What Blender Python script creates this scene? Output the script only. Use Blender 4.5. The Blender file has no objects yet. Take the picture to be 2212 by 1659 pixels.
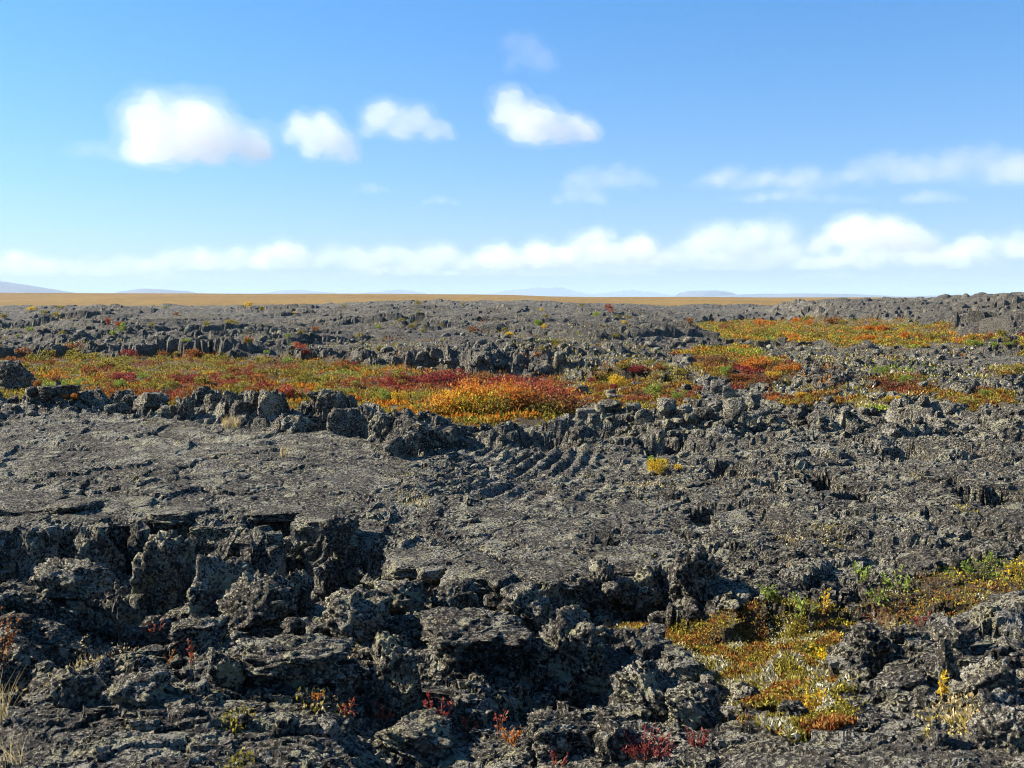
import bpy, bmesh, math, random
import numpy as np
from mathutils import Vector, Matrix

R = math.radians
rng = np.random.default_rng(7)
random.seed(7)
scene = bpy.context.scene
col = scene.collection

# ------------------------------------------------------------------ camera
CAM_H = 3.2
FPX = 1098.0                       # focal length in pixels of the 1024 px wide frame
PITCH = math.atan(87.0 / FPX)
cam_d = bpy.data.cameras.new('camera')
cam_d.sensor_width = 36.0
cam_d.lens = FPX / 1024.0 * 36.0
cam_d.clip_start = 0.1
cam_d.clip_end = 200000.0
cam = bpy.data.objects.new('camera', cam_d)
cam.location = (0, 0, CAM_H)
cam.rotation_euler = (math.pi / 2 - PITCH, 0, 0)
col.objects.link(cam)
scene.camera = cam

# ------------------------------------------------------------------ sky, sun, exposure
SUN_EL, SUN_AZ = R(32), R(-77)     # azimuth clockwise from +Y: the sun stands to the left
world = bpy.data.worlds.new('World')
scene.world = world
world.use_nodes = True
wn, wl = world.node_tree.nodes, world.node_tree.links
wn.clear()
sky = wn.new('ShaderNodeTexSky')
sky.sky_type = 'NISHITA'
sky.sun_disc = False
sky.sun_elevation = SUN_EL
sky.sun_rotation = SUN_AZ
sky.altitude = 0
sky.air_density = 1.0
sky.dust_density = 0.3
sky.ozone_density = 2.5
wbg = wn.new('ShaderNodeBackground')
wbg.inputs['Strength'].default_value = 0.05
wout = wn.new('ShaderNodeOutputWorld')
# colour balance of the whole dome: deeper blue away from the horizon
wtc = wn.new('ShaderNodeTexCoord'); wsp = wn.new('ShaderNodeSeparateXYZ'); wl.new(wtc.outputs['Generated'], wsp.inputs[0])
wmr = wn.new('ShaderNodeMapRange'); wl.new(wsp.outputs['Z'], wmr.inputs[0]); wmr.inputs[1].default_value = 0.0; wmr.inputs[2].default_value = 0.34
wmx = wn.new('ShaderNodeMix'); wmx.data_type = 'RGBA'; wl.new(wmr.outputs[0], wmx.inputs[0])
wmx.inputs[6].default_value = (.68, .83, 1.13, 1); wmx.inputs[7].default_value = (.40, .96, 1.40, 1)
wmu = wn.new('ShaderNodeMix'); wmu.data_type = 'RGBA'; wmu.blend_type = 'MULTIPLY'; wmu.inputs[0].default_value = 1.0
wl.new(sky.outputs[0], wmu.inputs[6]); wl.new(wmx.outputs[2], wmu.inputs[7])
wl.new(wmu.outputs[2], wbg.inputs[0])
wl.new(wbg.outputs[0], wout.inputs[0])
sun_d = bpy.data.lights.new('sun', 'SUN')
sun_d.energy = 5.0
sun_d.angle = R(0.53)
sun_d.color = (1.0, 0.91, 0.75)
sun = bpy.data.objects.new('sun', sun_d)
sdir = Vector((math.sin(SUN_AZ) * math.cos(SUN_EL), math.cos(SUN_AZ) * math.cos(SUN_EL), math.sin(SUN_EL)))
sun.rotation_euler = sdir.to_track_quat('Z', 'Y').to_euler()
sun.location = (-60, 10, 60)
col.objects.link(sun)
scene.view_settings.view_transform = 'Standard'
scene.view_settings.look = 'None'
scene.view_settings.gamma = 1.0
scene.view_settings.exposure = 1.5
scene.cycles.max_bounces = 6
scene.cycles.diffuse_bounces = 3
scene.cycles.transparent_max_bounces = 16
scene.cycles.volume_bounces = 2
scene.cycles.filter_width = 1.05
scene.cycles.use_denoising = True
scene.cycles.denoising_prefilter = 'FAST'

# ------------------------------------------------------------------ noise (numpy)
def _hash(ix, iy, seed):
    h = (ix.astype(np.uint32) * np.uint32(374761393) + iy.astype(np.uint32) * np.uint32(668265263)
         + np.uint32((seed * 2246822519) & 0xffffffff))
    h = (h ^ (h >> np.uint32(13))) * np.uint32(1274126177)
    h ^= h >> np.uint32(16)
    h *= np.uint32(2654435761)
    return h ^ (h >> np.uint32(15))

def rnd(ix, iy, seed):
    return (_hash(ix, iy, seed) & np.uint32(0xffffff)).astype(np.float32) / np.float32(0xffffff)

def perlin(x, y, seed=0):
    xi = np.floor(x).astype(np.int32); yi = np.floor(y).astype(np.int32)
    xf = (x - xi).astype(np.float32); yf = (y - yi).astype(np.float32)
    u = xf * xf * xf * (xf * (xf * 6 - 15) + 10); v = yf * yf * yf * (yf * (yf * 6 - 15) + 10)
    def g(dx, dy):
        a = rnd(xi + dx, yi + dy, seed) * np.float32(2 * math.pi)
        return np.cos(a) * (xf - dx) + np.sin(a) * (yf - dy)
    n00 = g(0, 0); n10 = g(1, 0); n01 = g(0, 1); n11 = g(1, 1)
    a = n00 + u * (n10 - n00); b = n01 + u * (n11 - n01)
    return (a + v * (b - a)) * 1.4

def fbm(x, y, seed=0, octs=4, gain=0.5, lac=2.03):
    s = 0; a = 1.0
    for k in range(octs):
        s = s + a * perlin(x, y, seed + 17 * k)
        x = x * lac + 3.1; y = y * lac - 1.7; a *= gain
    return s

def worley(x, y, seed=0):
    """F1, F2, cell random, second random, offset to the cell centre"""
    xi = np.floor(x).astype(np.int32); yi = np.floor(y).astype(np.int32)
    f1 = np.full(x.shape, 9.0, np.float32); f2 = f1.copy()
    cid = np.zeros(x.shape, np.float32); ox = cid.copy(); oy = cid.copy(); c2 = cid.copy()
    for dx in (-1, 0, 1):
        for dy in (-1, 0, 1):
            cx = xi + dx; cy = yi + dy
            px = cx + 0.08 + 0.84 * rnd(cx, cy, seed); py = cy + 0.08 + 0.84 * rnd(cx, cy, seed + 101)
            ddx = (x - px).astype(np.float32); ddy = (y - py).astype(np.float32)
            d = np.sqrt(ddx * ddx + ddy * ddy)
            m = d < f1
            f2 = np.where(m, f1, np.minimum(f2, d))
            f1 = np.where(m, d, f1)
            cid = np.where(m, rnd(cx, cy, seed + 202), cid)
            c2 = np.where(m, rnd(cx, cy, seed + 303), c2)
            ox = np.where(m, ddx, ox); oy = np.where(m, ddy, oy)
    return f1, f2, cid, c2, ox, oy

def sstep(a, b, x):
    t = np.clip((x - a) / (b - a), 0, 1)
    return t * t * (3 - 2 * t)

# ------------------------------------------------------------------ plan of the lava field: height profiles along lines of sight
# each row: azimuth (as pixel column of the photograph), then (distance, height) knots
COLS = {
   0:   [(3,1.0),(6.3,.55),(7.5,.5),(7.9,.1),(10.5,-.1),(15.7,-.65),(16.15,.02),(21,.3),(27,.75),(28,.95),(29.5,.1),(60,0),(62,.5),(70,.8),(95,1.1),(150,1.4),(220,1.2),(320,.3),(520,-1.5)],
   150: [(3,1.0),(6.3,.6),(7.6,.5),(8.0,.1),(11,-.25),(15.55,-.75),(16.1,.02),(21,.3),(25.6,.58),(26.4,.95),(28,.1),(60,0),(62,.5),(70,.8),(95,1.1),(150,1.4),(220,1.2),(320,.3),(520,-1.5)],
   300: [(3,.9),(6.3,.5),(7.6,.45),(8.0,0),(11,-.3),(15.0,-.75),(15.6,.02),(20,.2),(23.6,.38),(25,1.0),(26.6,.05),(55,0),(58,.6),(68,.8),(95,1.1),(150,1.5),(220,1.4),(320,.5),(520,-1.5)],
   400: [(3,.7),(6.8,.2),(7.6,.2),(8.2,-.2),(11,-.2),(13.4,-.5),(13.9,.02),(19,.1),(20.8,.15),(22.4,.85),(24.6,.0),(50,0),(53,.7),(66,1.0),(92,1.4),(150,1.7),(220,1.9),(320,1.6),(520,-1.5)],
   512: [(3,.7),(6.8,.25),(7.5,.2),(8.0,-.2),(10,-.2),(11.8,-.5),(12.1,.02),(17,.05),(22,.1),(23,.25),(27,.0),(43,0),(45.5,.85),(65,.9),(90,1.3),(150,1.7),(220,1.9),(320,1.9),(520,-1.5)],
   620: [(3,.7),(6.8,.3),(7.6,.3),(8.2,-.2),(10,-.35),(12.6,-.5),(12.9,.02),(17,.05),(24,.1),(26,.2),(30,.0),(41,0),(43.5,.65),(65,.8),(90,1.2),(150,1.4),(220,1.4),(320,.5),(520,-1.5)],
   720: [(3,.8),(6.8,.4),(7.5,.3),(8.3,-.3),(11,-.3),(11.4,-.35),(11.9,0),(16,.1),(24,.2),(25,.25),(29,.05),(38,.1),(41,.5),(62,.5),(90,.4),(150,.5),(220,.3),(320,-.4),(520,-1.5)],
   850: [(3,1.0),(6.6,.6),(8.0,.4),(9,.0),(11,-.1),(11.6,-.2),(12.2,.05),(16,.2),(24,.25),(25,.3),(30,.15),(37,.2),(42,.7),(60,.3),(80,.3),(100,.5),(125,2.7),(200,2.4),(520,-1.5)],
   1024:[(3,1.1),(6.3,.7),(8.0,.6),(9,.3),(11,.2),(12.5,.2),(13.2,.3),(17,.4),(25,.4),(27,.5),(31,.3),(36,.4),(42,.6),(55,.6),(65,.9),(80,1.4),(130,3.1),(200,3.1),(520,-1.5)],
}
ROUGH = [.15,.15,.22,.8,1,1,.3,.10,.3,.8,.25,.2,.8,.9,.9,.9,.9,.9,.9]
CU = np.array(sorted(COLS)); 
KD = np.array([[k[0] for k in COLS[c]] for c in CU], np.float32)
KZ = np.array([[k[1] for k in COLS[c]] for c in CU], np.float32)
NK = KD.shape[1]

def macro(x, y):
    """smooth plan height and roughness at world x, y"""
    u = np.clip(512 + FPX * x / np.maximum(y, 0.1), 0, 1024)
    D = np.hypot(x, y) * np.cos(np.arctan2(x, y) * 0.5)
    i = np.clip(np.searchsorted(CU, u, side='right') - 1, 0, len(CU) - 2)
    t = (u - CU[i]) / (CU[i + 1] - CU[i]); t = t * t * (3 - 2 * t); t = t.astype(np.float32)
    z = np.zeros(x.shape, np.float32); rg = np.full(x.shape, .3, np.float32)
    dprev = None
    for k in range(NK):
        d = KD[i, k] * (1 - t) + KD[i + 1, k] * t
        zz = KZ[i, k] * (1 - t) + KZ[i + 1, k] * t
        if k == 0:
            z[:] = zz
        else:
            s = np.clip((D - dprev) / np.maximum(d - dprev, 1e-3), 0, 1)
            s2 = s * s * (3 - 2 * s)
            m = D > dprev
            z = np.where(m, zprev + (zz - zprev) * (0.5 * s + 0.5 * s2), z)
            rg = np.where(m, ROUGH[k - 1] + (ROUGH[k] - ROUGH[k - 1]) * s2, rg)
        dprev, zprev = d, zz
    return z, rg, u, D

def project(x, y, z):
    cp, sp = math.cos(PITCH), math.sin(PITCH)
    zc = y * cp - (z - CAM_H) * sp
    yc = y * sp + (z - CAM_H) * cp
    return 512 + FPX * x / zc, 384 - FPX * yc / zc

def in_poly(u, v, poly):
    inside = np.zeros(u.shape, bool)
    n = len(poly)
    for a in range(n):
        x1, y1 = poly[a]; x2, y2 = poly[(a + 1) % n]
        if y1 == y2: continue
        c = ((y1 > v) != (y2 > v)) & (u < (x2 - x1) * (v - y1) / (y2 - y1) + x1)
        inside ^= c
    return inside

S = 1024 / 2212.0
VEG = [
 [(-400,765),(430,760),(570,728),(700,750),(790,785),(900,798),(1100,798),(1240,838),(1262,890),(1180,912),(1000,930),(850,905),(600,905),(-400,905)],
 [(1265,802),(1400,780),(1480,800),(1505,860),(1420,905),(1270,870)],
 [(1470,757),(1600,748),(1735,790),(1722,828),(1600,838),(1500,812)],
 [(1440,700),(1650,688),(1900,693),(2040,700),(2090,730),(1980,752),(1700,738),(1560,728)],
 [(2000,732),(2212,726),(2500,740),(2212,757),(2050,748)],
 [(1870,815),(2000,815),(2042,850),(1900,856)],
 [(2040,860),(2150,843),(2205,870),(2080,890)],
 [(2145,790),(2320,785),(2320,816),(2160,812)],
 [(1655,856),(1800,850),(1805,872),(1680,874)],
 [(1820,865),(1920,870),(1885,888)],
 [(1290,1375),(1450,1345),(1640,1335),(1790,1335),(1835,1400),(1825,1545),(1700,1580),(1560,1520),(1440,1445)],
 [(1870,1310),(1950,1258),(2050,1238),(2120,1205),(2500,1200),(2500,1340),(2150,1372),(2000,1352),(1900,1362)],
]
VEG = [[(px * S, py * S) for px, py in p] for p in VEG]

def soft_poly(u, v, poly, seed):
    w = 6 + (v - 297) * 0.05
    uu = u + w * 1.3 * fbm(u / 26, v / 9, seed, 3)
    vv = v + w * 0.55 * fbm(u / 26 + 9, v / 9, seed + 5, 3)
    return in_poly(uu, vv, poly).astype(np.float32)

def blocks(x, y, L, seed, tilt=.5, aniso=1.0):
    wx = x + .22 * L * perlin(x / L * 1.7, y / L * 1.7, seed + 7)
    wy = y + .22 * L * perlin(x / L * 1.7 + 5, y / L * 1.7, seed + 8)
    f1, f2, c, c2, ox, oy = worley(wx / L, wy / L * aniso, seed)
    a = c2 * 6.283
    h = (c - .5) * 1.0 + tilt * (np.cos(a) * ox + np.sin(a) * oy)
    e = f2 - f1
    return h, e

def seg_dist(x, y, pts):
    d = np.full(x.shape, 1e9, np.float32)
    for (x1, y1), (x2, y2) in zip(pts[:-1], pts[1:]):
        vx, vy = x2 - x1, y2 - y1
        t = np.clip(((x - x1) * vx + (y - y1) * vy) / (vx * vx + vy * vy), 0, 1)
        d = np.minimum(d, np.hypot(x - x1 - t * vx, y - y1 - t * vy))
    return d

def flat(u, v, z=0.0):
    """world point on the level z under a pixel"""
    cp, sp = math.cos(PITCH), math.sin(PITCH)
    a = (u - 512) / FPX; b = (384 - v) / FPX
    d = np.array([a, cp + b * sp, -sp + b * cp])
    t = (z - CAM_H) / d[2]
    return d[0] * t, d[1] * t

CRACKS = [([(134,505),(150,494),(172,489),(186,480),(227,471),(275,466)], .05, .22),
          ([(86,505),(88,494)], .05, .25), ([(440,520),(452,500),(470,470)], .03, .1),
          ([(572,592),(575,560),(600,545),(622,530)], .04, .16), ([(640,566),(690,545),(720,528)], .035, .13),
          ([(395,590),(402,560)], .03, .12), ([(270,455),(300,440),(335,432)], .05, .14), ([(225,430),(262,420)], .05, .12),
          ([(745,600),(790,575),(860,566)], .03, .1), ([(660,500),(700,498),(760,505)], .04, .12)]

PITS = [(822, 490, 26, 12, .45), (770, 495, 14, 7, .3), (862, 512, 22, 8, .3), (730, 478, 26, 8, .3), (668, 452, 26, 9, .4), (990, 522, 30, 8, .4), (545, 444, 26, 9, .35), (610, 540, 18, 6, .2), (905, 470, 22, 7, .3), (950, 500, 22, 7, .25), (470, 505, 16, 6, .2), (700, 520, 16, 6, .2)]

def height(x, y):
    """full height of the lava field, plus masks"""
    x = x.astype(np.float32); y = y.astype(np.float32)
    r = np.hypot(x, y)
    # wander of the profile lines so that edges are ragged
    wsc = np.clip(r / 16, .5, 3)
    qx = x + wsc * (.55 * fbm(x / 2.6, y / 2.6, 3, 4) + .0)
    qy = y + wsc * (.55 * fbm(x / 2.6 + 20, y / 2.6, 4, 4))
    hb, eb = blocks(x, y, .9, 60)
    hc, ec = blocks(x, y, .38, 61)
    qy = qy + hb * .8 * np.clip(r / 14, .4, 2.0) + hc * .35 * np.clip(r / 14, .4, 1.5)
    z, rg, u, D = macro(qx, qy)
    um, vm = project(x, y, macro(x, y)[0])
    um = np.where(np.abs(um) < 4000, um, 0)
    veg = np.zeros(x.shape, np.float32)
    for k, p in enumerate(VEG):
        pm = soft_poly(um, vm, p, 400 + k)
        if k == 0: pm = pm * (1 - sstep(.22, .36, z)) * (1 - sstep(.2, .35, macro(x, y)[0]) * (r < 32))
        veg = np.maximum(veg, pm)
    rg = rg * (1 - .85 * veg)
    far = sstep(45, 80, r); mid = sstep(24, 32, r)
    # rubble on the right behind the pavement
    rub = sstep(520, 640, um) * sstep(465, 430, vm) * sstep(350, 372, vm) * (1 - veg)
    rg = np.maximum(rg, rub * .75)
    rg = rg * np.where(r > 30, np.clip(.75 + .75 * fbm(x / 14, y / 14, 91, 3), .25, 1.25), 1)
    right = sstep(560, 700, um) * sstep(9.5, 11, r) * (1 - sstep(24, 30, r))
    rg = rg + right * .16 * (1 - veg)
    slab = sstep(16.0, 16.6, D) * sstep(450, 370, um) * sstep(400, 420, vm)          # smooth tilted slab on the left
    slab = np.maximum(slab, .75 * sstep(12.6, 13.2, D) * sstep(360, 420, um) * sstep(700, 640, um) * sstep(500, 512, vm))
    rg = rg * (1 - .65 * slab)
    rdg = sstep(480, 430, um) * np.exp(-((macro(x, y)[0] - .85) / .16) ** 2) * sstep(20, 21.5, r) * (1 - sstep(28, 30, r)) * (1 - veg)
    rg = rg + .5 * rdg
    # chunky blocks at four sizes
    h1, e1 = blocks(x, y, 2.3, 11)
    h2, e2 = blocks(x, y, .85, 12, .7)
    h3, e3 = blocks(x, y, .34, 13, .8)
    z = z + rg * (.34 * h1 - .16 * np.exp(-e1 * 12)) * (1 - far * .75)
    z = z + rg * (.26 * h2 - .13 * np.exp(-e2 * 12)) * (1 - .85 * sstep(48, 75, r))
    z = z + rg * (.13 * h3 - .05 * np.exp(-e3 * 10)) * (1 + .3 * mid) * (1 - sstep(36, 52, r))
    near = 1 - sstep(16, 26, r)
    h4, e4 = blocks(x, y, .13, 14, .8)
    z = z + (.42 * (1 - .45 * slab) + .9 * rg) * near * (.046 * h4 - .02 * np.exp(-e4 * 8)) * np.clip(.7 + .9 * fbm(x * .7, y * .7, 58, 2), .15, 1.5)
    # bigger humps and ledges far off
    fl = sstep(40, 58, r) * np.clip(rg * 1.2, 0, 1)
    fl = sstep(40, 58, r) * (1 - veg) * np.clip(rg * 1.3, .55, 1)
    h5, e5 = blocks(x * .42, y, 3.0, 15, .9)
    h6, e6 = blocks(x * .5, y, 8.0, 16, .7)
    h7, e7 = blocks(x * .55, y, 1.3, 17, .9)
    hump = fbm(x / 34, y / 26, 18, 4)
    led = fbm(x / 22, y / 12, 19, 4); led = np.round(led * 3.2) / 3.2 * .6 + led * .4
    patchy = np.clip(.75 + .9 * fbm(x / 19, y / 24, 20, 3), .4, 1.3) + .45 * sstep(790, 860, um)
    z = z + fl * (.55 * hump + .42 * led + patchy * (.42 * h5 + .34 * h6 - .12 * np.exp(-e5 * 9)))
    z = z + fl * patchy * (.34 * h7 - .10 * np.exp(-e7 * 9)) * (1 - .6 * sstep(120, 220, r))
    # pavement: gently swollen, cracked into wide plates
    pv = (1 - np.clip(rg * 1.6, 0, 1)) * (1 - veg) * sstep(9, 11, r) * (1 - mid * .5)
    hp, ep = blocks(x, y, 1.9, 21, .22)
    z = z + pv * (1 - .75 * slab) * (.07 * hp - .09 * np.exp(-(ep / .035) ** 2))
    for pts, w, dep in CRACKS:
        dd = seg_dist(x + .12 * fbm(x * 2, y * 2, 31, 2), y + .12 * fbm(x * 2 + 7, y * 2, 32, 2), [flat(*p) for p in pts])
        z = z - dep * np.exp(-(dd / w) ** 2)
    for pu, pvv, pw, ph, dep in PITS:
        x0, y0 = flat(pu, pvv); k_ = y0 / FPX
        ex = (x - x0 + .25 * hb + .15 * h2) / (pw * k_); ey = (y - y0 + .4 * hb + .2 * h2) / (ph * k_ * y0 / CAM_H)
        z = z - dep * sstep(1.05, .92, np.maximum(np.abs(ex), np.abs(ey))) * sstep(-1.6, .9, ey + .25)
    # ropy folds
    cx, cy = flat(418, 436)
    rr = np.hypot(x - cx, (y - cy) * .36) + .20 * perlin(x / 2.6, y / 5.5, 41) + .025 * perlin(x * 1.5, y * 1.5, 42)
    m = np.exp(-((rr - 2.8) / 1.5) ** 2) * sstep(-1.6, .4, x - cx) * sstep(24.5, 22, r) * sstep(12.8, 15, r) * (1 - .8 * slab)
    m = m * np.clip(.75 + .8 * fbm(x / 1.3, y / 2.6, 46, 3), .1, 1.2)
    lam = .27
    z = z + m * (.15 * (1 - np.abs(np.sin(rr * math.pi / lam))) ** .8 - .05) * (1 + .4 * fbm(x * 1.6, y * 1.6, 43, 2))
    dd = (x * .55 + y * .83) + .5 * fbm(x / 2.2, y / 2.2, 44, 3)
    m2 = sstep(600, 700, um) * np.exp(-((vm - 432) / 26) ** 2) * (1 - veg)
    z = z + m2 * (.13 * np.abs(np.sin(dd * math.pi / .62)) - .05)
    dd = (x * .2 + y) + .4 * fbm(x / 2.2, y / 2.2, 45, 3)
    m3 = sstep(480, 380, um) * np.exp(-((vm - 470) / 50) ** 2)
    z = z + m3 * .05 * np.abs(np.sin(dd * math.pi / .9))
    # lumps at hand size everywhere on rock
    lump = fbm(x * 3.1, y * 3.1, 51, 3, .55)
    z = z + (1 - .6 * veg) * (.010 + .016 * rg) * lump
    z = z + (1 - .5 * veg) * near * .009 * fbm(x * 11, y * 11, 55, 2)
    z = z + veg * .06 * fbm(x * .9, y * .9, 57, 3) * np.clip(r / 15, .5, 2)
    return z, rg, veg, um, vm

# ------------------------------------------------------------------ helpers
def mesh_from(name, V, F, smooth=True):
    """V (n,3) floats, F (m,k) ints of one polygon size"""
    V = np.asarray(V, np.float32); F = np.asarray(F, np.int32)
    me = bpy.data.meshes.new(name)
    me.vertices.add(len(V)); me.vertices.foreach_set('co', V.ravel())
    k = F.shape[1]
    me.loops.add(F.size); me.loops.foreach_set('vertex_index', F.ravel())
    me.polygons.add(len(F))
    me.polygons.foreach_set('loop_start', np.arange(0, F.size, k, dtype=np.int32))
    me.polygons.foreach_set('loop_total', np.full(len(F), k, np.int32))
    if smooth:
        me.polygons.foreach_set('use_smooth', np.ones(len(F), bool))
    me.update(calc_edges=True)
    return me

def fattr(me, name, vals):
    a = me.attributes.new(name, 'FLOAT', 'POINT'); a.data.foreach_set('value', np.asarray(vals, np.float32).ravel())

def tag(o, label=None, cat=None, group=None, kind=None):
    if label: o['label'] = label
    if cat: o['category'] = cat
    if group: o['group'] = group
    if kind: o['kind'] = kind
    return o

def link(name, me, mat=None, parent=None, loc=None):
    o = bpy.data.objects.new(name, me); col.objects.link(o)
    if mat is not None and me is not None and not len(me.materials): me.materials.append(mat)
    if parent is not None: o.parent = parent
    if loc is not None: o.location = loc
    return o

def new_mat(name):
    m = bpy.data.materials.new(name); m.use_nodes = True
    nt = m.node_tree; nt.nodes.clear()
    return m, nt

class NB:
    """small node-tree writer"""
    def __init__(s, nt): s.nt = nt; s.n = nt.nodes; s.l = nt.links
    def node(s, t, **kw):
        n = s.n.new(t)
        for k, v in kw.items(): setattr(n, k, v)
        return n
    def put(s, inp, v):
        if isinstance(v, bpy.types.NodeSocket): s.l.new(v, inp)
        else: inp.default_value = v
    def math(s, op, a, b=0.0, clamp=False):
        n = s.node('ShaderNodeMath', operation=op, use_clamp=clamp); s.put(n.inputs[0], a); s.put(n.inputs[1], b); return n.outputs[0]
    def noise(s, vec, scale, detail=4, rough=.55, dist=0.0):
        n = s.node('ShaderNodeTexNoise'); s.put(n.inputs['Vector'], vec); n.inputs['Scale'].default_value = scale
        n.inputs['Detail'].default_value = detail; n.inputs['Roughness'].default_value = rough; n.inputs['Distortion'].default_value = dist
        return n.outputs['Fac']
    def voro(s, vec, scale, feature='F1', out='Distance'):
        n = s.node('ShaderNodeTexVoronoi', feature=feature); s.put(n.inputs['Vector'], vec); n.inputs['Scale'].default_value = scale
        return n.outputs[out]
    def ramp(s, fac, stops):
        n = s.node('ShaderNodeMapRange', interpolation_type='SMOOTHSTEP'); s.put(n.inputs[0], fac)
        n.inputs[1].default_value, n.inputs[2].default_value = stops[0], stops[1]
        n.inputs[3].default_value, n.inputs[4].default_value = (stops[2], stops[3]) if len(stops) > 2 else (0, 1)
        return n.outputs[0]
    def mix(s, fac, a, b):
        n = s.node('ShaderNodeMix', data_type='RGBA'); s.put(n.inputs[0], fac)
        for i, v in ((6, a), (7, b)):
            if isinstance(v, bpy.types.NodeSocket): s.l.new(v, n.inputs[i])
            else: n.inputs[i].default_value = (*v, 1) if len(v) == 3 else v
        return n.outputs[2]
    def bump(s, h, dist, strength=1.0, normal=None):
        n = s.node('ShaderNodeBump'); s.put(n.inputs['Height'], h); n.inputs['Distance'].default_value = dist; n.inputs['Strength'].default_value = strength
        if normal is not None: s.l.new(normal, n.inputs['Normal'])
        return n.outputs[0]

# ------------------------------------------------------------------ materials
def lava_material(name, lichen=1.0, tone=1.0, soil=False, shift=0.0):
    m, nt = new_mat(name); b = NB(nt)
    pos = b.node('ShaderNodeNewGeometry').outputs['Position']
    big = b.noise(pos, .55, 5, .6)
    med = b.noise(pos, 3.2, 6, .65)
    fine = b.noise(pos, 17, 5, .7)
    spk = b.noise(pos, 34, 4, .65)
    grain = b.voro(pos, 33)
    c = b.mix(b.ramp(fine, (.43, .58)), (.012 * tone, .0107 * tone, .0088 * tone), (.170 * tone, .148 * tone, .116 * tone))  # dark spots in the bump hollows stand in for small shadows
    la = b.node('ShaderNodeAttribute', attribute_name='lich').outputs['Fac'] if soil else 1.0
    c = b.mix(b.math('MULTIPLY', b.math('MULTIPLY', b.ramp(big, (.45, .68)), .4), la), c, (.155 * tone, .140 * tone, .118 * tone))
    c = b.mix(b.math('MULTIPLY', b.ramp(med, (.56, .74)), .55), c, (.06, .043, .026))          # brown moss and weathering
    # crustose lichen: speckles everywhere, thicker in patches
    patch = b.ramp(b.noise(pos, 1.5, 5, .62, .3), (.40, .72))
    th = b.math('ADD', b.math('MULTIPLY', patch, .15), b.math('MULTIPLY', b.ramp(med, (.3, .8)), .10))
    l1 = b.ramp(b.math('ADD', spk, th), (.595, .66))
    l1 = b.math('MULTIPLY', b.math('MULTIPLY', l1, .95 * lichen), la)
    lc = b.mix(b.ramp(b.noise(pos, 5, 3, .5), (.42, .62)), (.44, .41, .34), (.49, .45, .28))
    c = b.mix(l1, c, lc)
    wp = b.node('ShaderNodeVectorMath', operation='ADD'); nt.links.new(pos, wp.inputs[0])
    wn_ = b.node('ShaderNodeTexNoise'); nt.links.new(pos, wn_.inputs['Vector']); wn_.inputs['Scale'].default_value = 9; wn_.inputs['Detail'].default_value = 3
    ws = b.node('ShaderNodeVectorMath', operation='SCALE'); nt.links.new(wn_.outputs['Color'], ws.inputs[0]); ws.inputs['Scale'].default_value = .16
    nt.links.new(ws.outputs[0], wp.inputs[1])
    for vs, lo, hi, amt, colr in ((3.6, .16, .25, .75, (.46, .44, .30)), (9.0, .17, .27, .7, (.48, .46, .37))):
        vn = b.node('ShaderNodeTexVoronoi'); nt.links.new(wp.outputs[0], vn.inputs['Vector']); vn.inputs['Scale'].default_value = vs
        sx = b.node('ShaderNodeSeparateColor'); nt.links.new(vn.outputs['Color'], sx.inputs[0])
        spot = b.math('MULTIPLY', b.ramp(b.math('SUBTRACT', vn.outputs['Distance'], b.math('MULTIPLY', sx.outputs[1], .14)), (hi, lo)), b.ramp(b.math('ADD', sx.outputs[0], b.math('MULTIPLY', patch, .35)), (.62, .72)))
        c = b.mix(b.math('MULTIPLY', b.math('MULTIPLY', b.math('MULTIPLY', spot, b.ramp(fine, (.32, .5))), amt * lichen), la), c, colr)
    l2 = b.ramp(b.math('ADD', b.noise(pos, 4.2, 6, .7, .5), b.math('MULTIPLY', spk, .25)), (.83 - shift, .89 - shift))
    c = b.mix(b.math('MULTIPLY', b.math('MULTIPLY', l2, .85 * lichen), la), c, (.44, .41, .25))
    if soil:
        at = b.node('ShaderNodeAttribute', attribute_name='veg').outputs['Fac']
        sn = b.noise(pos, 1.1, 5, .6); sf = b.noise(pos, 24, 4, .7)
        sc = b.mix(b.ramp(sn, (.4, .62)), (.085, .062, .03), (.15, .12, .075))
        sc = b.mix(b.ramp(sf, (.5, .7)), sc, (.23, .20, .12))
        sm = b.ramp(b.math('ADD', b.math('MULTIPLY', at, .8), b.math('MULTIPLY', b.noise(pos, 2.0, 5, .65), .5)), (.55, .85))
        c = b.mix(sm, c, sc)
    h = b.math('ADD', b.math('MULTIPLY', fine, .8), b.math('MULTIPLY', grain, .45))
    n1 = b.bump(med, .07, .7)
    n2 = b.bump(h, .075, 1.0, n1)
    n3 = b.bump(spk, .03, 1.0, n2)
    p = b.node('ShaderNodeBsdfPrincipled')
    nt.links.new(c, p.inputs['Base Color']); p.inputs['Roughness'].default_value = .85
    p.inputs['Specular IOR Level'].default_value = .25
    nt.links.new(n3, p.inputs['Normal'])
    o = b.node('ShaderNodeOutputMaterial'); nt.links.new(p.outputs[0], o.inputs[0])
    return m

MAT_LAVA = lava_material('lava_rock_crust', 1.0, 1.12, True)
MAT_BLOCK = lava_material('lava_block', 1.1, 1.05)
MAT_LICHEN = lava_material('lichened_lava', 1.1, 1.25, False, .16)
MAT_DARK = lava_material('dark_lava', .35, .6)

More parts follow.
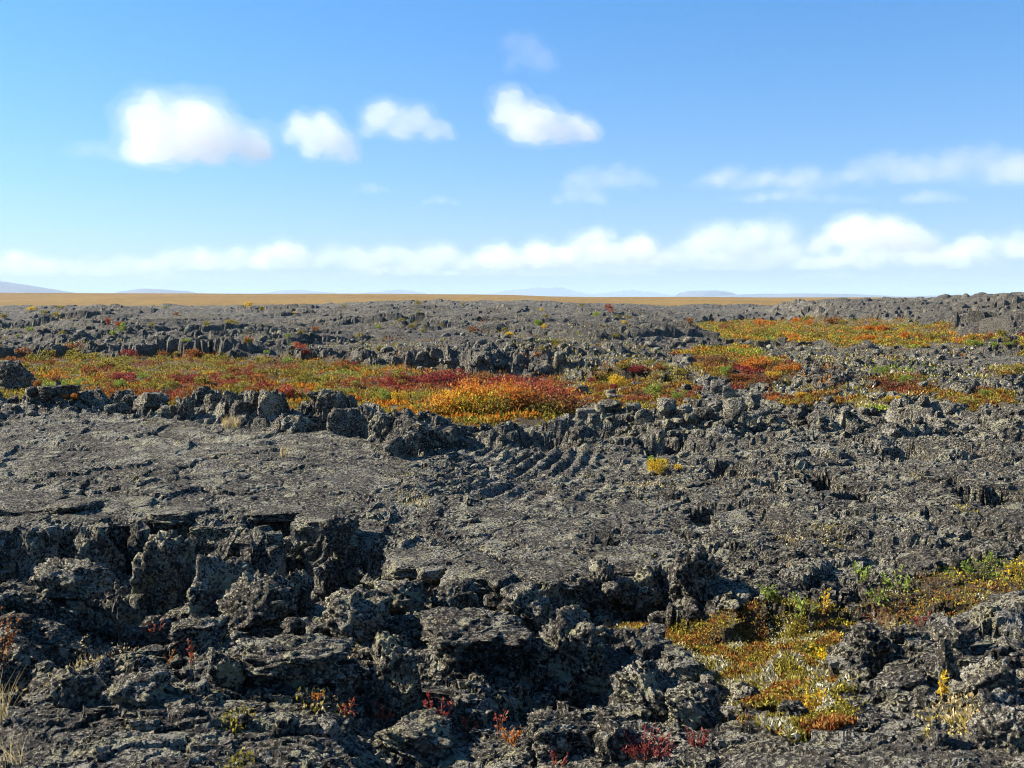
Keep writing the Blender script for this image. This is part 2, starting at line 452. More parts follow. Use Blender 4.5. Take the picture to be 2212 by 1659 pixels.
def tundra_material():
    m, nt = new_mat('autumn_tundra'); b = NB(nt)
    pos = b.node('ShaderNodeNewGeometry').outputs['Position']
    mp = b.node('ShaderNodeMapping'); nt.links.new(pos, mp.inputs['Vector']); mp.inputs['Scale'].default_value = (1, .35, 1)
    a = b.noise(mp.outputs[0], .012, 6, .65); f = b.noise(pos, .12, 6, .7)
    c = b.mix(b.ramp(a, (.35, .65)), (.19, .112, .028), (.24, .15, .04))
    c = b.mix(b.math('MULTIPLY', b.ramp(f, (.45, .65)), .75), c, (.085, .065, .026))
    c = b.mix(b.math('MULTIPLY', b.ramp(b.noise(mp.outputs[0], .05, 5, .7), (.55, .68)), .6), c, (.10, .09, .03))
    g = b.noise(mp.outputs[0], .0016, 4, .6)
    c = b.mix(b.math('MULTIPLY', b.ramp(g, (.55, .7)), .5), c, (.13, .085, .05))
    p = b.node('ShaderNodeBsdfPrincipled'); nt.links.new(c, p.inputs['Base Color']); p.inputs['Roughness'].default_value = .95
    p.inputs['Specular IOR Level'].default_value = .1
    nt.links.new(b.bump(f, .6, .6), p.inputs['Normal'])
    o = b.node('ShaderNodeOutputMaterial'); nt.links.new(p.outputs[0], o.inputs[0])
    return m

# ------------------------------------------------------------------ the lava field: one sheet, fine near the camera, coarser far off
THMAX, DTH = R(33.5), .00190
th = np.arange(-THMAX, THMAX, DTH, dtype=np.float64)
rows = [3.6]
while rows[-1] < 540:
    r_ = rows[-1]
    k = .0025 if r_ < 20 else (.0036 if r_ < 45 else (.0046 if r_ < 120 else .009))
    rows.append(r_ * (1 + k))
rr_ = np.array(rows)
GX = (rr_[:, None] * np.sin(th)[None, :]); GY = (rr_[:, None] * np.cos(th)[None, :])
NR, NC = GX.shape
Z, RG, VG, UM, VM = height(GX.ravel(), GY.ravel())
P = np.stack([GX.ravel(), GY.ravel(), Z], 1).reshape(NR, NC, 3)
# knobbly overhangs: push steep faces out along their normals
dr = np.gradient(P, axis=0); dc = np.gradient(P, axis=1)
N = np.cross(dc, dr); N /= np.linalg.norm(N, axis=2, keepdims=True) + 1e-9
steep = np.clip(1 - N[..., 2], 0, 1)
a = P[..., 0]; b_ = P[..., 1]; c_ = P[..., 2]
k3 = 1.3 * fbm((a + c_ * 1.7) * 2.6, (b_ - c_ * 2.1) * 2.6, 71, 4, .65).astype(np.float32)
near = (1 - sstep(18, 30, np.hypot(a, b_)))
P += N * (steep * (.05 + .10 * k3) * near)[..., None]
idx = np.arange(NR * NC).reshape(NR, NC)
F = np.stack([idx[:-1, :-1], idx[:-1, 1:], idx[1:, 1:], idx[1:, :-1]], -1).reshape(-1, 4)
me = mesh_from('lava_field', P.reshape(-1, 3), F)
me.polygons.foreach_set('use_smooth', np.zeros(len(F), bool))
fattr(me, 'veg', VG)
fattr(me, 'lich', np.clip(1.15 - .85 * sstep(26, 60, np.hypot(GX, GY)).ravel() + .25 * fbm(GX.ravel() / 9, GY.ravel() / 9, 99, 2), 0, 1.2))
lava = tag(link('lava_field', me, MAT_LAVA), 'rough dark lava field with cracked crust and ledges', kind='structure')
PV = project(P[..., 0].ravel(), P[..., 1].ravel(), P[..., 2].ravel())[1].reshape(NR, NC)
PVMIN = np.minimum.accumulate(PV, axis=0)

def hit(u, v):
    """first visible point of the lava field under a pixel"""
    x0 = (u - 512) / FPX
    t0 = math.atan(x0 / (math.cos(PITCH)))
    for _ in range(3):
        j = int(np.clip(round((t0 + THMAX) / DTH), 0, NC - 1))
        i = int(np.searchsorted(-PVMIN[:, j], -v)); i = min(i, NR - 1)
        p = P[i, j]
        uu = project(p[0], p[1], p[2])[0]
        t0 += (u - uu) / FPX
    return Vector((float(p[0]), float(p[1]), float(p[2])))

def ground(x, y):
    j = int(np.clip(round((math.atan2(x, y) + THMAX) / DTH), 0, NC - 1))
    i = int(np.clip(np.searchsorted(rr_, math.hypot(x, y)), 0, NR - 1))
    return float(P[i, j, 2])

# ------------------------------------------------------------------ tundra plain to the horizon, all round
tr = np.concatenate([np.geomspace(1.0, 400, 30)[:-1], np.geomspace(400, 60000, 150)])
ta = np.linspace(-math.pi, math.pi, 181)
TX = tr[:, None] * np.sin(ta); TY = tr[:, None] * np.cos(ta)
az = np.degrees(np.arctan2(TX, TY))
rise = np.interp(az, [-180, -60, -25, -10, 0, 3, 25, 60, 180], [8, 8, 9.6, 9.6, 7.6, 4.6, 3.2, 2, 2])
TZ = np.where(tr[:, None] < 330, -4.0, -1.3) + sstep(500, 1700, tr[:, None]) * rise
TZ = TZ - sstep(1750, 4200, tr[:, None]) * (rise + 4) + .9 * fbm(TX / 260, TY / 200, 81, 4) * sstep(300, 900, tr[:, None])
ii = np.arange(TZ.size).reshape(TZ.shape)
TF = np.stack([ii[:-1, :-1], ii[:-1, 1:], ii[1:, 1:], ii[1:, :-1]], -1).reshape(-1, 4)
tme = mesh_from('tundra_plain', np.stack([TX, TY, TZ], -1).reshape(-1, 3), TF)
tag(link('tundra_plain', tme, tundra_material()), 'flat ochre tundra plain reaching to the horizon', kind='structure')

# ------------------------------------------------------------------ far hills
def hill_material(name, c1, c2):
    m, nt = new_mat(name); b = NB(nt)
    pos = b.node('ShaderNodeNewGeometry').outputs['Position']
    c = b.mix(b.ramp(b.noise(pos, .0012, 6, .6), (.35, .65)), c1, c2)
    p = b.node('ShaderNodeBsdfPrincipled'); nt.links.new(c, p.inputs['Base Color']); p.inputs['Roughness'].default_value = .95
    o = b.node('ShaderNodeOutputMaterial'); nt.links.new(p.outputs[0], o.inputs[0])
    return m
MAT_HILL = hill_material('distant_hill', (.05, .055, .05), (.10, .085, .06))
HILLS = [  # pixel column, half width px, top row, distance m, flatness, label
 (-60, 175, 279.5, 17000, 2.0, 'broad blue hill sloping down from the left edge of the horizon'),
 (155, 70, 289.0, 21000, 2.0, 'low blue rise right of the broad left hill'),
 (300, 60, 290.0, 34000, 2.0, 'faint pale blue mountain left of the horizon centre'),
 (395, 55, 289.5, 36000, 1.6, 'faint pale blue peak below the brightest horizon cloud'),
 (540, 75, 287.5, 40000, 1.6, 'faintest hazy mountain beyond the middle of the plain'),
 (630, 60, 290, 40000, 1.6, 'faint hazy mountain just right of the horizon centre'),
 (706, 34, 290.5, 24000, 4.0, 'small flat-topped blue butte on the right horizon'),
 (800, 120, 293.6, 23000, 2.5, 'long low blue hill right of the butte'),
 (990, 110, 295.0, 24000, 2.5, 'very low blue ridge at the right edge of the horizon'),
]
for k, (uc, hw, vt, D, fl, lab) in enumerate(HILLS):
    cx = (uc - 512) / FPX * D; W = hw / FPX * D; Ht = CAM_H + (297 - vt) / FPX * D + 6
    nx, ny = 90, 26
    gx = np.linspace(-1.25, 1.25, nx)[None, :].repeat(ny, 0); gy = np.linspace(-1.25, 1.25, ny)[:, None].repeat(nx, 1)
    q = np.sqrt(gx ** 2 + gy ** 2)
    hh = np.clip(1 - np.clip(q, 0, 1) ** fl, 0, 1) ** (1.4 if fl < 3 else .9)
    hh = hh * (1 + .16 * fbm(gx * 2.2 + k * 9, gy * 2.2, 500 + k, 4)) + .0
    if fl < 1.8: hh = hh * (1 + .3 * np.abs(fbm(gx * 5 + k, gy * 5, 520 + k, 3)))
    hh = hh / max(hh.max(), 1e-3)
    V = np.stack([cx + gx * W, D + gy * W * .8, -12 + hh * (Ht + 12)], -1).reshape(-1, 3)
    ii = np.arange(nx * ny).reshape(ny, nx)
    FF = np.stack([ii[:-1, :-1], ii[:-1, 1:], ii[1:, 1:], ii[1:, :-1]], -1).reshape(-1, 4)
    V[:, 2] = np.maximum(V[:, 2], -14)
    tag(link('hill', mesh_from('hill', V, FF), MAT_HILL), lab, kind='structure')

# low black lava flow at the far edge of the field
def far_ridge(u0, u1, prof, D, name, lab):
    nx, ny = 160, 16
    gu = np.linspace(u0, u1, nx); t = np.linspace(0, 1, ny)
    V = []
    for q in t:
        dist = D + q * 50
        zt = np.interp(gu, [p[0] for p in prof], [p[1] for p in prof])
        prof_h = math.sin(math.pi * min(max(q, 0.0), 1)) ** .5 if 0 < q < 1 else 0
        z = -2.0 + prof_h * (zt + 2.0) + .35 * fbm(gu / 4 + q * 7, gu * 0 + q * 9, 530, 4) * (prof_h > 0)
        V.append(np.stack([(gu - 512) / FPX * dist, gu * 0 + dist, z], -1))
    V = np.array(V).reshape(-1, 3); ii = np.arange(nx * ny).reshape(ny, nx)
    FF = np.stack([ii[:-1, :-1], ii[:-1, 1:], ii[1:, 1:], ii[1:, :-1]], -1).reshape(-1, 4)
    return tag(link(name, mesh_from(name, V, FF), MAT_DARK), lab, 'lava ridge')
far_ridge(640, 782, [(640, -1.5), (655, -.1), (690, .7), (705, 1.0), (722, .5), (745, 1.0), (765, .5), (782, -1.5)], 330,
          'lava_ridge', 'low black lava ridge in front of the ochre plain')

# ------------------------------------------------------------------ air: pale haze over the whole plain
def box_mesh(name, lo, hi):
    bm = bmesh.new(); bmesh.ops.create_cube(bm, size=1.0)
    for v in bm.verts:
        v.co = Vector([lo[i] + (v.co[i] + .5) * (hi[i] - lo[i]) for i in range(3)])
    me = bpy.data.meshes.new(name); bm.to_mesh(me); bm.free(); return me
m, nt = new_mat('haze'); b = NB(nt)
pv = b.node('ShaderNodeVolumePrincipled'); pv.inputs['Color'].default_value = (.52, .72, 1, 1); pv.inputs['Density'].default_value = 3.9e-5
pv.inputs['Anisotropy'].default_value = 0.0
o = b.node('ShaderNodeOutputMaterial'); nt.links.new(pv.outputs[0], o.inputs['Volume'])
tag(link('haze', box_mesh('haze', (-62000, -62000, -25), (62000, 62000, 478)), m), 'thin blue haze over the plain', kind='stuff')

# ------------------------------------------------------------------ clouds: puffs of scattering vapour, lit by the sun and the sky, the grey ones tinted for shade
def cloud_material(name, dens, colour=(1, 1, 1, 1)):
    m, nt = new_mat(name); b = NB(nt)
    v = b.node('ShaderNodeVolumeScatter'); v.inputs['Color'].default_value = colour
    v.inputs['Density'].default_value = dens; v.inputs['Anisotropy'].default_value = 0.0
    o = b.node('ShaderNodeOutputMaterial'); nt.links.new(v.outputs[0], o.inputs['Volume'])
    return m
def ico(sub):
    bm = bmesh.new(); bmesh.ops.create_icosphere(bm, subdivisions=sub, radius=1)
    V = np.array([v.co[:] for v in bm.verts], np.float64); Fc = np.array([[v.index for v in f.verts] for f in bm.faces]); bm.free()
    return V, Fc
ICO = {k: ico(k) for k in (2, 3, 4, 5, 6)}
def noise3(Pn, s, seed, octs=4, gain=.5):
    return (fbm(Pn[:, 0] * s + Pn[:, 2] * s * .7, Pn[:, 1] * s - Pn[:, 2] * s * .9, seed, octs, gain)
            + fbm(Pn[:, 2] * s + 11, Pn[:, 0] * s * .8 - Pn[:, 1] * s * .6, seed + 9, octs, gain)) * .7
def cloud(lobes, D, mat, lab, seed, depth=.8, rough=.10, group=None):
    """lobes: pixel boxes (u, base row, half width px, height px), filled with many puffs that are fused into one ragged hull"""
    px = D / FPX; r_ = np.random.default_rng(seed)
    cu = sum(l[0] * l[2] for l in lobes) / sum(l[2] for l in lobes); vb = max(l[1] for l in lobes)
    c0 = np.array([(cu - 512) * px, D, CAM_H + (297 - vb) * px])
    V, Fc = ICO[3]; hmin = min(l[3] for l in lobes)
    puffs = []
    for (u, v, hw, hh) in lobes:
        n = int(np.clip(hw / hh * 20, 18, 130))
        for _ in range(n):
            a = r_.uniform(-1, 1); top = (1 - abs(a) ** 2.2)
            y = r_.uniform(-1, 1) * .8 * hw * min(depth, 1.0) if hw < 3 * hh else r_.uniform(-1, 1) * hh * 1.4
            ra = hh * r_.uniform(.20, .36) * (.5 + .5 * top)
            zc = ra * .6 + r_.uniform(0, 1) ** .8 * max(hh * top - ra * 1.6, 0)
            puffs.append((np.array([(u - cu) + a * (hw - ra * .8), y, (vb - v) + zc]) * px, ra * px))
    root = None
    for lay, (grow, mt) in enumerate(((.80, mat[0]), (1.12, mat[1]), (1.55, mat[2]))):
        Vs, Fs, off = [], [], 0
        for c, ra in puffs:
            Vs.append(c + V * ra * grow * np.array([1.25, 1.25, 1])); Fs.append(Fc + off); off += len(V)
        me = mesh_from('puffs', np.concatenate(Vs), np.concatenate(Fs))
        t = bpy.data.objects.new('puffs', me); col.objects.link(t)
        md = t.modifiers.new('fuse', 'REMESH'); md.mode = 'VOXEL'; md.voxel_size = hmin * px / (8.5 - 1.5 * lay) * (1 + .35 * (len(lobes) * max(l[2] for l in lobes) > 6 * hmin))
        dg = bpy.context.evaluated_depsgraph_get(); m2 = bpy.data.meshes.new_from_object(t.evaluated_get(dg))
        bpy.data.objects.remove(t); bpy.data.meshes.remove(me)
        ed = np.zeros(len(m2.edges) * 2, np.int32); m2.edges.foreach_get('vertices', ed); ed = ed.reshape(-1, 2)
        lb = np.arange(len(m2.vertices))
        while True:                                   # keep the main body only
            mn = np.minimum(lb[ed[:, 0]], lb[ed[:, 1]]); l0 = lb.copy()
            np.minimum.at(lb, ed[:, 0], mn); np.minimum.at(lb, ed[:, 1], mn); lb = lb[lb]
            if (l0 == lb).all(): break
        ids, cnt = np.unique(lb, return_counts=True)
        if len(ids) > 1:
            bm = bmesh.new(); bm.from_mesh(m2); bm.verts.ensure_lookup_table(); mainid = ids[cnt.argmax()]
            bmesh.ops.delete(bm, geom=[bm.verts[i_] for i_ in np.where(lb != mainid)[0]], context='VERTS'); bm.to_mesh(m2); bm.free()
        co = np.zeros(len(m2.vertices) * 3, np.float32); m2.vertices.foreach_get('co', co); co = co.reshape(-1, 3)
        nn = np.zeros(len(m2.vertices) * 3, np.float32); m2.vertices.foreach_get('normal', nn); nn = nn.reshape(-1, 3)
        q = co / (hmin * px)
        co = co + nn * ((noise3(q, 2.4, seed + lay * 31, 3, .55) * rough + np.abs(noise3(q, 7.0, seed + 7 + lay * 13, 3, .6)) * rough * .6) * hmin * px)[:, None]
        co[:, 2] = np.where(co[:, 2] < 0, co[:, 2] * (.3 + .15 * lay), co[:, 2])
        m2.vertices.foreach_set('co', co.ravel()); m2.name = 'cloud'
        m2.polygons.foreach_set('use_smooth', np.ones(len(m2.polygons), bool)); m2.update()
        m2.materials.clear()
        if root is None: root = tag(link('cloud', m2, mt, loc=c0), lab, 'cloud', group)
        else: link('fringe' if lay == 1 else 'veil', m2, mt, parent=root)
    return root
def vapour(name, dens, colour=(1, 1, 1, 1)):
    return [cloud_material(name, dens * .62, colour), cloud_material(name + '_fringe', dens * .26, colour), cloud_material(name + '_veil', dens * .11, colour)]
CL1 = vapour('cloud_vapour', .0022, (.88, .88, .92, 1)); CL2 = vapour('shade_tinted_thin_vapour', .0017, (.20, .19, .30, 1)); CL3 = vapour('far_cloud_vapour', .00085, (.86, .87, .92, 1))  # thin streaks: dark mauve colour stands in for the cloud's self-shadow
CL4 = vapour('far_wisp_vapour', .00022, (.95, .95, 1, 1)); CL5 = vapour('near_wisp_vapour', .00035, (.85, .85, 1, 1)); CL6 = vapour('soft_cloud_vapour', .0013); CL7 = vapour('shade_tinted_bank_vapour', .0013, (.30, .31, .46, 1))  # grey bank: shade of the cloud bodies is put into the vapour colour
CLOUDS = [  # lobes as (u, base row, half width, height), distance, vapour, label
 ([(165, 164, 36, 68), (200, 164, 45, 64), (240, 164, 36, 50)], 9800, CL1, 'largest white cumulus cloud with a flat base, high on the left'),
 ([(303, 146, 17, 32), (325, 156, 22, 42), (345, 163, 15, 32)], 10000, CL1, 'small white cloud just right of the largest cloud'),
 ([(385, 138, 24, 38), (415, 140, 26, 34), (440, 142, 16, 22)], 10400, CL6, 'soft white cloud left of the centre of the sky'),
 ([(510, 128, 18, 36), (535, 143, 32, 44), (572, 145, 32, 32)], 10200, CL1, 'white cloud wedge near the middle of the sky'),
 ([(530, 74, 28, 34), (520, 56, 22, 24)], 9000, CL5, 'faint mauve wisp at the top above the white wedge'),
 ([(100, 162, 28, 22), (80, 155, 18, 14)], 9800, CL5, 'faint wisp at the left foot of the largest cloud'),
 ([(590, 190, 36, 24), (622, 188, 36, 24), (580, 205, 30, 22)], 14000, CL2, 'thin grey-mauve cloud below the white wedge'),
 ([(740, 188, 60, 22), (800, 190, 70, 26)], 15000, CL2, 'long thin mauve streak at the middle right'),
 ([(890, 182, 60, 34), (960, 184, 70, 38), (1040, 184, 70, 42)], 14000, CL2, 'broad mauve cloud running out at the right edge'),
 ([(790, 204, 85, 14)], 18000, CL2, 'flat mauve streak under the long thin one'),
 ([(925, 204, 40, 15)], 17000, CL2, 'small mauve streak under the broad right cloud'),
 ([(372, 194, 22, 11)], 16000, CL2, 'tiny grey streak left of the sky centre'),
 ([(440, 206, 24, 9)], 16000, CL2, 'tiny flat grey streak below the soft cloud'),
 ([(280, 266, 28, 30), (300, 268, 24, 24)], 33000, CL3, 'brightest puff in the left half of the horizon bank'),
 ([(345, 268, 40, 26), (390, 270, 46, 26), (440, 270, 46, 27)], 35000, CL7, 'grey-white bank right of the bright horizon puff'),
 ([(190, 270, 50, 26), (235, 270, 40, 26)], 36000, CL7, 'low white bank left of the bright horizon puff'),
 ([(20, 274, 46, 24), (60, 276, 56, 20), (120, 275, 60, 22)], 36500, CL7, 'pale bank low over the left hills'),
 ([(500, 268, 44, 26), (545, 268, 44, 28)], 35500, CL3, 'white bank over the middle of the horizon'),
 ([(590, 262, 38, 32), (635, 264, 44, 28)], 34500, CL3, 'heaped white cloud right of the horizon centre'),
 ([(600, 240, 20, 16)], 33800, CL7, 'small grey cap above the heaped white cloud'),
 ([(715, 254, 38, 36), (760, 256, 46, 40), (690, 262, 40, 24)], 33500, CL7, 'left heap of the great horizon cloud'),
 ([(850, 252, 46, 40), (890, 250, 38, 38), (910, 254, 28, 28)], 33000, CL3, 'right heap of the great horizon cloud with bright top'),
 ([(700, 270, 70, 20), (790, 269, 90, 22), (880, 268, 90, 22), (950, 266, 60, 20)], 36500, CL7, 'long grey base under the great horizon cloud'),
 ([(980, 258, 50, 26), (1050, 256, 60, 34)], 36000, CL7, 'grey bank at the right end of the horizon'),
 ([(400, 276, 60, 12), (500, 276, 70, 12), (600, 276, 70, 14)], 38000, CL7, 'thin grey layer under the middle of the horizon bank'),
 ([(840, 280, 60, 9), (920, 280, 60, 9)], 36000, CL4, 'thin pale streak low over the right of the plain'),
 ([(180, 281, 60, 9), (260, 281, 70, 9), (340, 281, 60, 9)], 36000, CL4, 'thin pale streak low over the left of the plain'),
]
for k, (lb, D, mt, lab) in enumerate(CLOUDS):
    cloud(lb, D, mt, lab, 20 + k * 3, depth=.8, rough=.16)

# ------------------------------------------------------------------ rocks
def rock_mesh(seed, sub, ax=(1, 1, 1), planes=14, rough=.08, chip=.55, jag=1.0):
    """angular block: a ball cut by random planes, then roughened; fills about -1..1 on each axis times ax"""
    rg_ = np.random.default_rng(seed)
    V, Fc = ICO[sub]
    n = rg_.normal(size=(planes, 3)); n /= np.linalg.norm(n, axis=1, keepdims=True)
    n = np.concatenate([n, np.eye(3), -np.eye(3)])
    d = np.concatenate([rg_.uniform(chip, .95, planes), rg_.uniform(.6, .85, 6)])
    dots = V @ n.T
    t = np.where(dots > 1e-3, d[None, :] / np.maximum(dots, 1e-3), 9).min(1)
    t = np.minimum(t, 1.0)
    Q = V * t[:, None]
    if rough:
        f = noise3(Q, 2.2, seed * 3 + 1, 4, .6) * rough + (noise3(Q, 9, seed * 3 + 2, 3, .6) * rough * .35 if sub > 3 else 0)
        Q = Q * (1 + f)[:, None]
    if sub >= 4:                               # broken into jagged lumps at two sizes
        for kk, amp, gr in ((34, .16, .05), (260, .07, .03)) if sub > 4 else ((34, .12, .03),):
            cc = rg_.normal(size=(kk, 3)); cc /= np.linalg.norm(cc, axis=1, keepdims=True); cc *= rg_.uniform(.55, 1.05, (kk, 1))
            wq = Q + .08 * np.stack([noise3(Q, 3, seed + 5, 2), noise3(Q, 3, seed + 6, 2), noise3(Q, 3, seed + 7, 2)], 1)
            d2 = (wq ** 2).sum(1)[:, None] + (cc ** 2).sum(1)[None] - 2 * wq @ cc.T
            o2 = np.partition(np.sqrt(np.maximum(d2, 0)), 1, axis=1)[:, :2]; nid = d2.argmin(1)
            Q = Q * (1 + jag * (amp * (rg_.uniform(-.5, .5, kk)[nid]) - gr * np.exp(-(o2[:, 1] - o2[:, 0]) * kk ** .5 * 2.2)))[:, None]
    Q = Q / np.abs(Q).max(0)
    return mesh_from('lava_rock', Q * np.array(ax), Fc, smooth=False)

MAT_LAVA2 = lava_material('crust_plate', 1.0, 1.1)
PROTO = [rock_mesh(100 + k, 4, planes=8 + k % 7, rough=.10, chip=.45 + .02 * k) for k in range(10)]
PILLAR = [rock_mesh(150 + k, 5, planes=9, rough=.16, chip=.5) for k in range(6)]
SMALL = [rock_mesh(180 + k, 2, planes=9, rough=.06, chip=.5) for k in range(6)]
def fresh(me, mat):
    if not len(me.materials): me.materials.append(mat)
for me_ in PROTO + PILLAR + SMALL: fresh(me_, MAT_BLOCK)

def put_rock(me, p, size, rot, lab, group=None, cat='rock', name='lava_rock', sink=.3, mat=None):
    o = link(name, me, mat)
    o.scale = size
    o.rotation_euler = rot
    o.location = (p[0], p[1], p[2] + size[2] * (1 - 2 * sink))
    return tag(o, lab, cat, group)

def px_rock(u, vb, w, h, me, lab, group=None, lean=0, depth=1.0, sink=.22, name='lava_rock', cat='rock', yaw=None, D=None, mat=None):
    """rock whose foot shows at (u, vb) and that is w by h pixels large"""
    p = hit(u, vb)
    k = p.y / FPX
    hx, hz = w * k / 2 * 1.08, h * k / 2 / (1 - sink)
    o = put_rock(me, (p.x, p.y + hx * depth * .6, p.z), (hx, hx * depth, hz), (0, lean, random.uniform(-.5, .5) if yaw is None else yaw), lab, group, cat, name, sink, mat)
    return o

Q3 = 1024 / 2976.0
# upright blocks along the ridge in front of the left shrub belt (photo pixels: x, top, foot, width, lean)
RIDGE = [(158,1128,1160,95,0),(250,1140,1172,60,.1),(335,1142,1196,55,-.2),(380,1146,1180,32,.15),(427,1130,1192,74,.1),(487,1158,1212,50,-.1),(538,1146,1214,34,.35),
 (582,1130,1166,34,0),(620,1136,1188,40,.1),(661,1142,1200,34,.2),(700,1146,1196,40,.1),(735,1142,1194,40,.1),(789,1132,1208,66,.15),(858,1152,1254,112,.2),(915,1146,1176,40,0),
 (950,1156,1230,60,.15),(997,1150,1256,76,.1),(1058,1160,1262,80,.15),(1110,1170,1262,60,.2),(1159,1168,1322,84,.35),(1215,1190,1310,50,.25),(1266,1192,1296,92,.25)]
ORD = ['first','second','third','fourth','fifth','sixth','seventh','eighth','ninth','tenth','eleventh','twelfth','thirteenth','fourteenth','fifteenth','sixteenth','seventeenth','eighteenth','nineteenth','twentieth','twenty-first','last']
for k, (x, t, f, w, ln) in enumerate(RIDGE):
    big = w > 70
    lab = f'{ORD[k]} upright lava block from the left in the ridge before the shrub belt'
    if k == len(RIDGE) - 1: lab = 'rightmost upright lava block at the end of the ridge below the orange bush'
    px_rock(x * Q3, f * Q3 + 1, w * Q3 * 1.3, (f - t) * Q3 * min(random.choice((.55, .7, .85, 1.0, 1.05)), 90 / (f - t)), PILLAR[k % 6] if not big else rock_mesh(300 + k, 5, planes=9, rough=.16, chip=.5), lab, 'upright blocks of the ridge', lean=ln * .8, depth=1.0, yaw=random.uniform(-.6, .6), sink=.46, name='lava_block', cat='lava block', mat=MAT_BLOCK)

# loose grey boulders right of the orange bush
for k, (x, y, w, h, lab) in enumerate([
 (650,555,240,110,'dark pointed boulder with a smooth left face below the yellow shrub'),
 (330,360,150,90,'rounded dark boulder at the right foot of the big orange bush'),
 (660,390,115,75,'grey boulder behind the dark pointed boulder'),
 (800,345,130,55,'low dark boulder right under the yellow shrub'),
 (700,430,190,65,'flat pale boulder in front of the yellow shrub'),
 (1440,320,85,55,'single dark boulder standing in the green and red shrubs'),
 (1800,345,150,125,'lichen-topped boulder at the left end of the pale boulder pair'),
 (1925,405,140,135,'pale upright boulder right of the lichen-topped boulder'),
 (1270,575,190,140,'square grey boulder at the lower edge of the red shrubs'),
 (1440,585,130,95,'dark hollow-backed boulder beside the square grey boulder'),
 (1640,640,230,115,'wide smooth grey boulder in front of the rubble'),
 (1970,610,220,200,'largest grey boulder with a lit left face in the rubble'),
 (2100,540,130,120,'dark boulder touching the right side of the largest grey boulder'),
 (880,585,160,105,'white-stained boulder right of the dark pointed boulder'),
 (1020,690,190,150,'tall pale boulder in front of the white-stained boulder'),
 (380,610,190,90,'broad dark boulder below the big orange bush'),
 (510,610,120,70,'small dark boulder left of the dark pointed boulder'),
 (905,285,110,55,'pale flat stone beside the yellow shrub'),
 (1580,500,120,80,'small grey boulder left of the largest boulders'),
 (1770,520,160,80,'low grey boulder between the two groups of boulders'),
 (460,700,140,90,'lichen-spotted boulder on the pavement edge below the orange bush')]):
    u, v = (1600 + x / 3.687) * Q3, (1050 + y / 3.687) * Q3
    px_rock(u, v, w / 3.687 * Q3, h / 3.687 * Q3 * 1.1, rock_mesh(400 + k, 4, planes=7 + k % 5, rough=.05, chip=.45, jag=.35), lab, depth=.85, mat=MAT_BLOCK, sink=.18, name='boulder', cat='boulder')

# large blocks and slabs of the foreground and the broken hollow (photo width 2212: x, foot, width, height)
HERO = [
 (335,1310,140,165,.15,'tall pale lichened rock standing in the hollow under the left ledge'),
 (210,1250,120,110,-.1,'rounded block left of the tall pale rock in the hollow'),
 (120,1300,180,90,.0,'dark low block in the shadowed hollow at the left edge'),
 (455,1345,150,150,.35,'leaning lichened slab right of the tall pale rock'),
 (540,1370,170,140,.4,'wide tilted slab in the middle of the broken hollow'),
 (630,1340,110,110,.2,'grey pointed block right of the wide tilted slab'),
 (740,1380,190,110,.1,'broad pale-yellow lichened block behind the central outcrop'),
 (660,1200,100,60,.1,'block fallen from the right end of the left ledge'),
 (735,1185,90,60,-.1,'small square block under the crust edge'),
 (865,1330,130,70,0,'lichened block just behind the central outcrop'),
 (980,1320,120,80,.2,'dark broken block above the central outcrop'),
 (1130,1350,140,90,-.2,'knobbly block right of the dark broken block'),
 (1310,1300,70,80,.0,'smooth upright grey stone under the overhanging lip'),
 (1250,1345,130,80,.2,'rough block left of the smooth upright stone'),
 (1390,1330,120,90,-.1,'pale rock right of the smooth upright stone'),
 (1480,1300,140,120,.1,'tall rough block at the right end of the overhanging lip'),
 (850,1545,170,170,.2,'sunlit left buttress of the central outcrop beside the cave'),
 (1000,1425,330,75,-.08,'roof slab over the dark cave of the central outcrop'),
 (1250,1520,300,170,.22,'largest rock of the central outcrop right of the cave'),
 (1400,1560,220,110,.3,'right shoulder of the central outcrop above the olive hollow'),
 (1210,1640,200,110,.1,'knobbly foot of the central outcrop beside the red sprigs'),
 (1330,1640,130,90,-.1,'rounded boulder at the right foot of the central outcrop'),
 (1500,1565,150,75,0,'black shadowed rock at the right end of the central outcrop'),
 (1620,1545,100,50,0,'small black rock in the lower edge of the olive hollow'),
 (1720,1555,80,40,.1,'smallest dark stone below the olive hollow'),
 (600,1490,330,95,.05,'long overhanging ledge rock left of the central outcrop'),
 (480,1490,100,90,.1,'mint-lichened rock at the left end of the long ledge rock'),
 (730,1500,110,80,.3,'dark rock between the long ledge rock and the outcrop'),
 (285,1540,160,70,-.1,'white-stained arched rock in the left foreground'),
 (130,1520,140,80,.1,'dark hollow rock left of the white-stained arch'),
 (420,1400,130,60,0,'dark flat rock beside the rusty sprigs'),
 (2040,1480,70,115,.15,'dark upright slab of the broken bubble at the right edge'),
 (2075,1400,110,45,-.1,'black curved rim of the broken bubble at the right'),
 (2160,1500,130,75,.0,'dark arch of crust at the right edge of the foreground'),
 (1880,1420,110,65,.2,'flat cracked dark slab among the right shrubs'),
 (1930,1490,110,40,.1,'low dark ledge stone right of the olive hollow'),
 (2200,1620,180,120,.1,'big rock with a black hollow in the lower right corner'),
 (2030,1610,50,55,0,'small dark knob on the right foreground rock'),
 (870,1655,220,70,.0,'lichen-crusted rock at the bottom middle of the picture'),
 (35,845,120,70,.0,'dark lumpy outcrop at the left edge beside the shrub belt'),
]
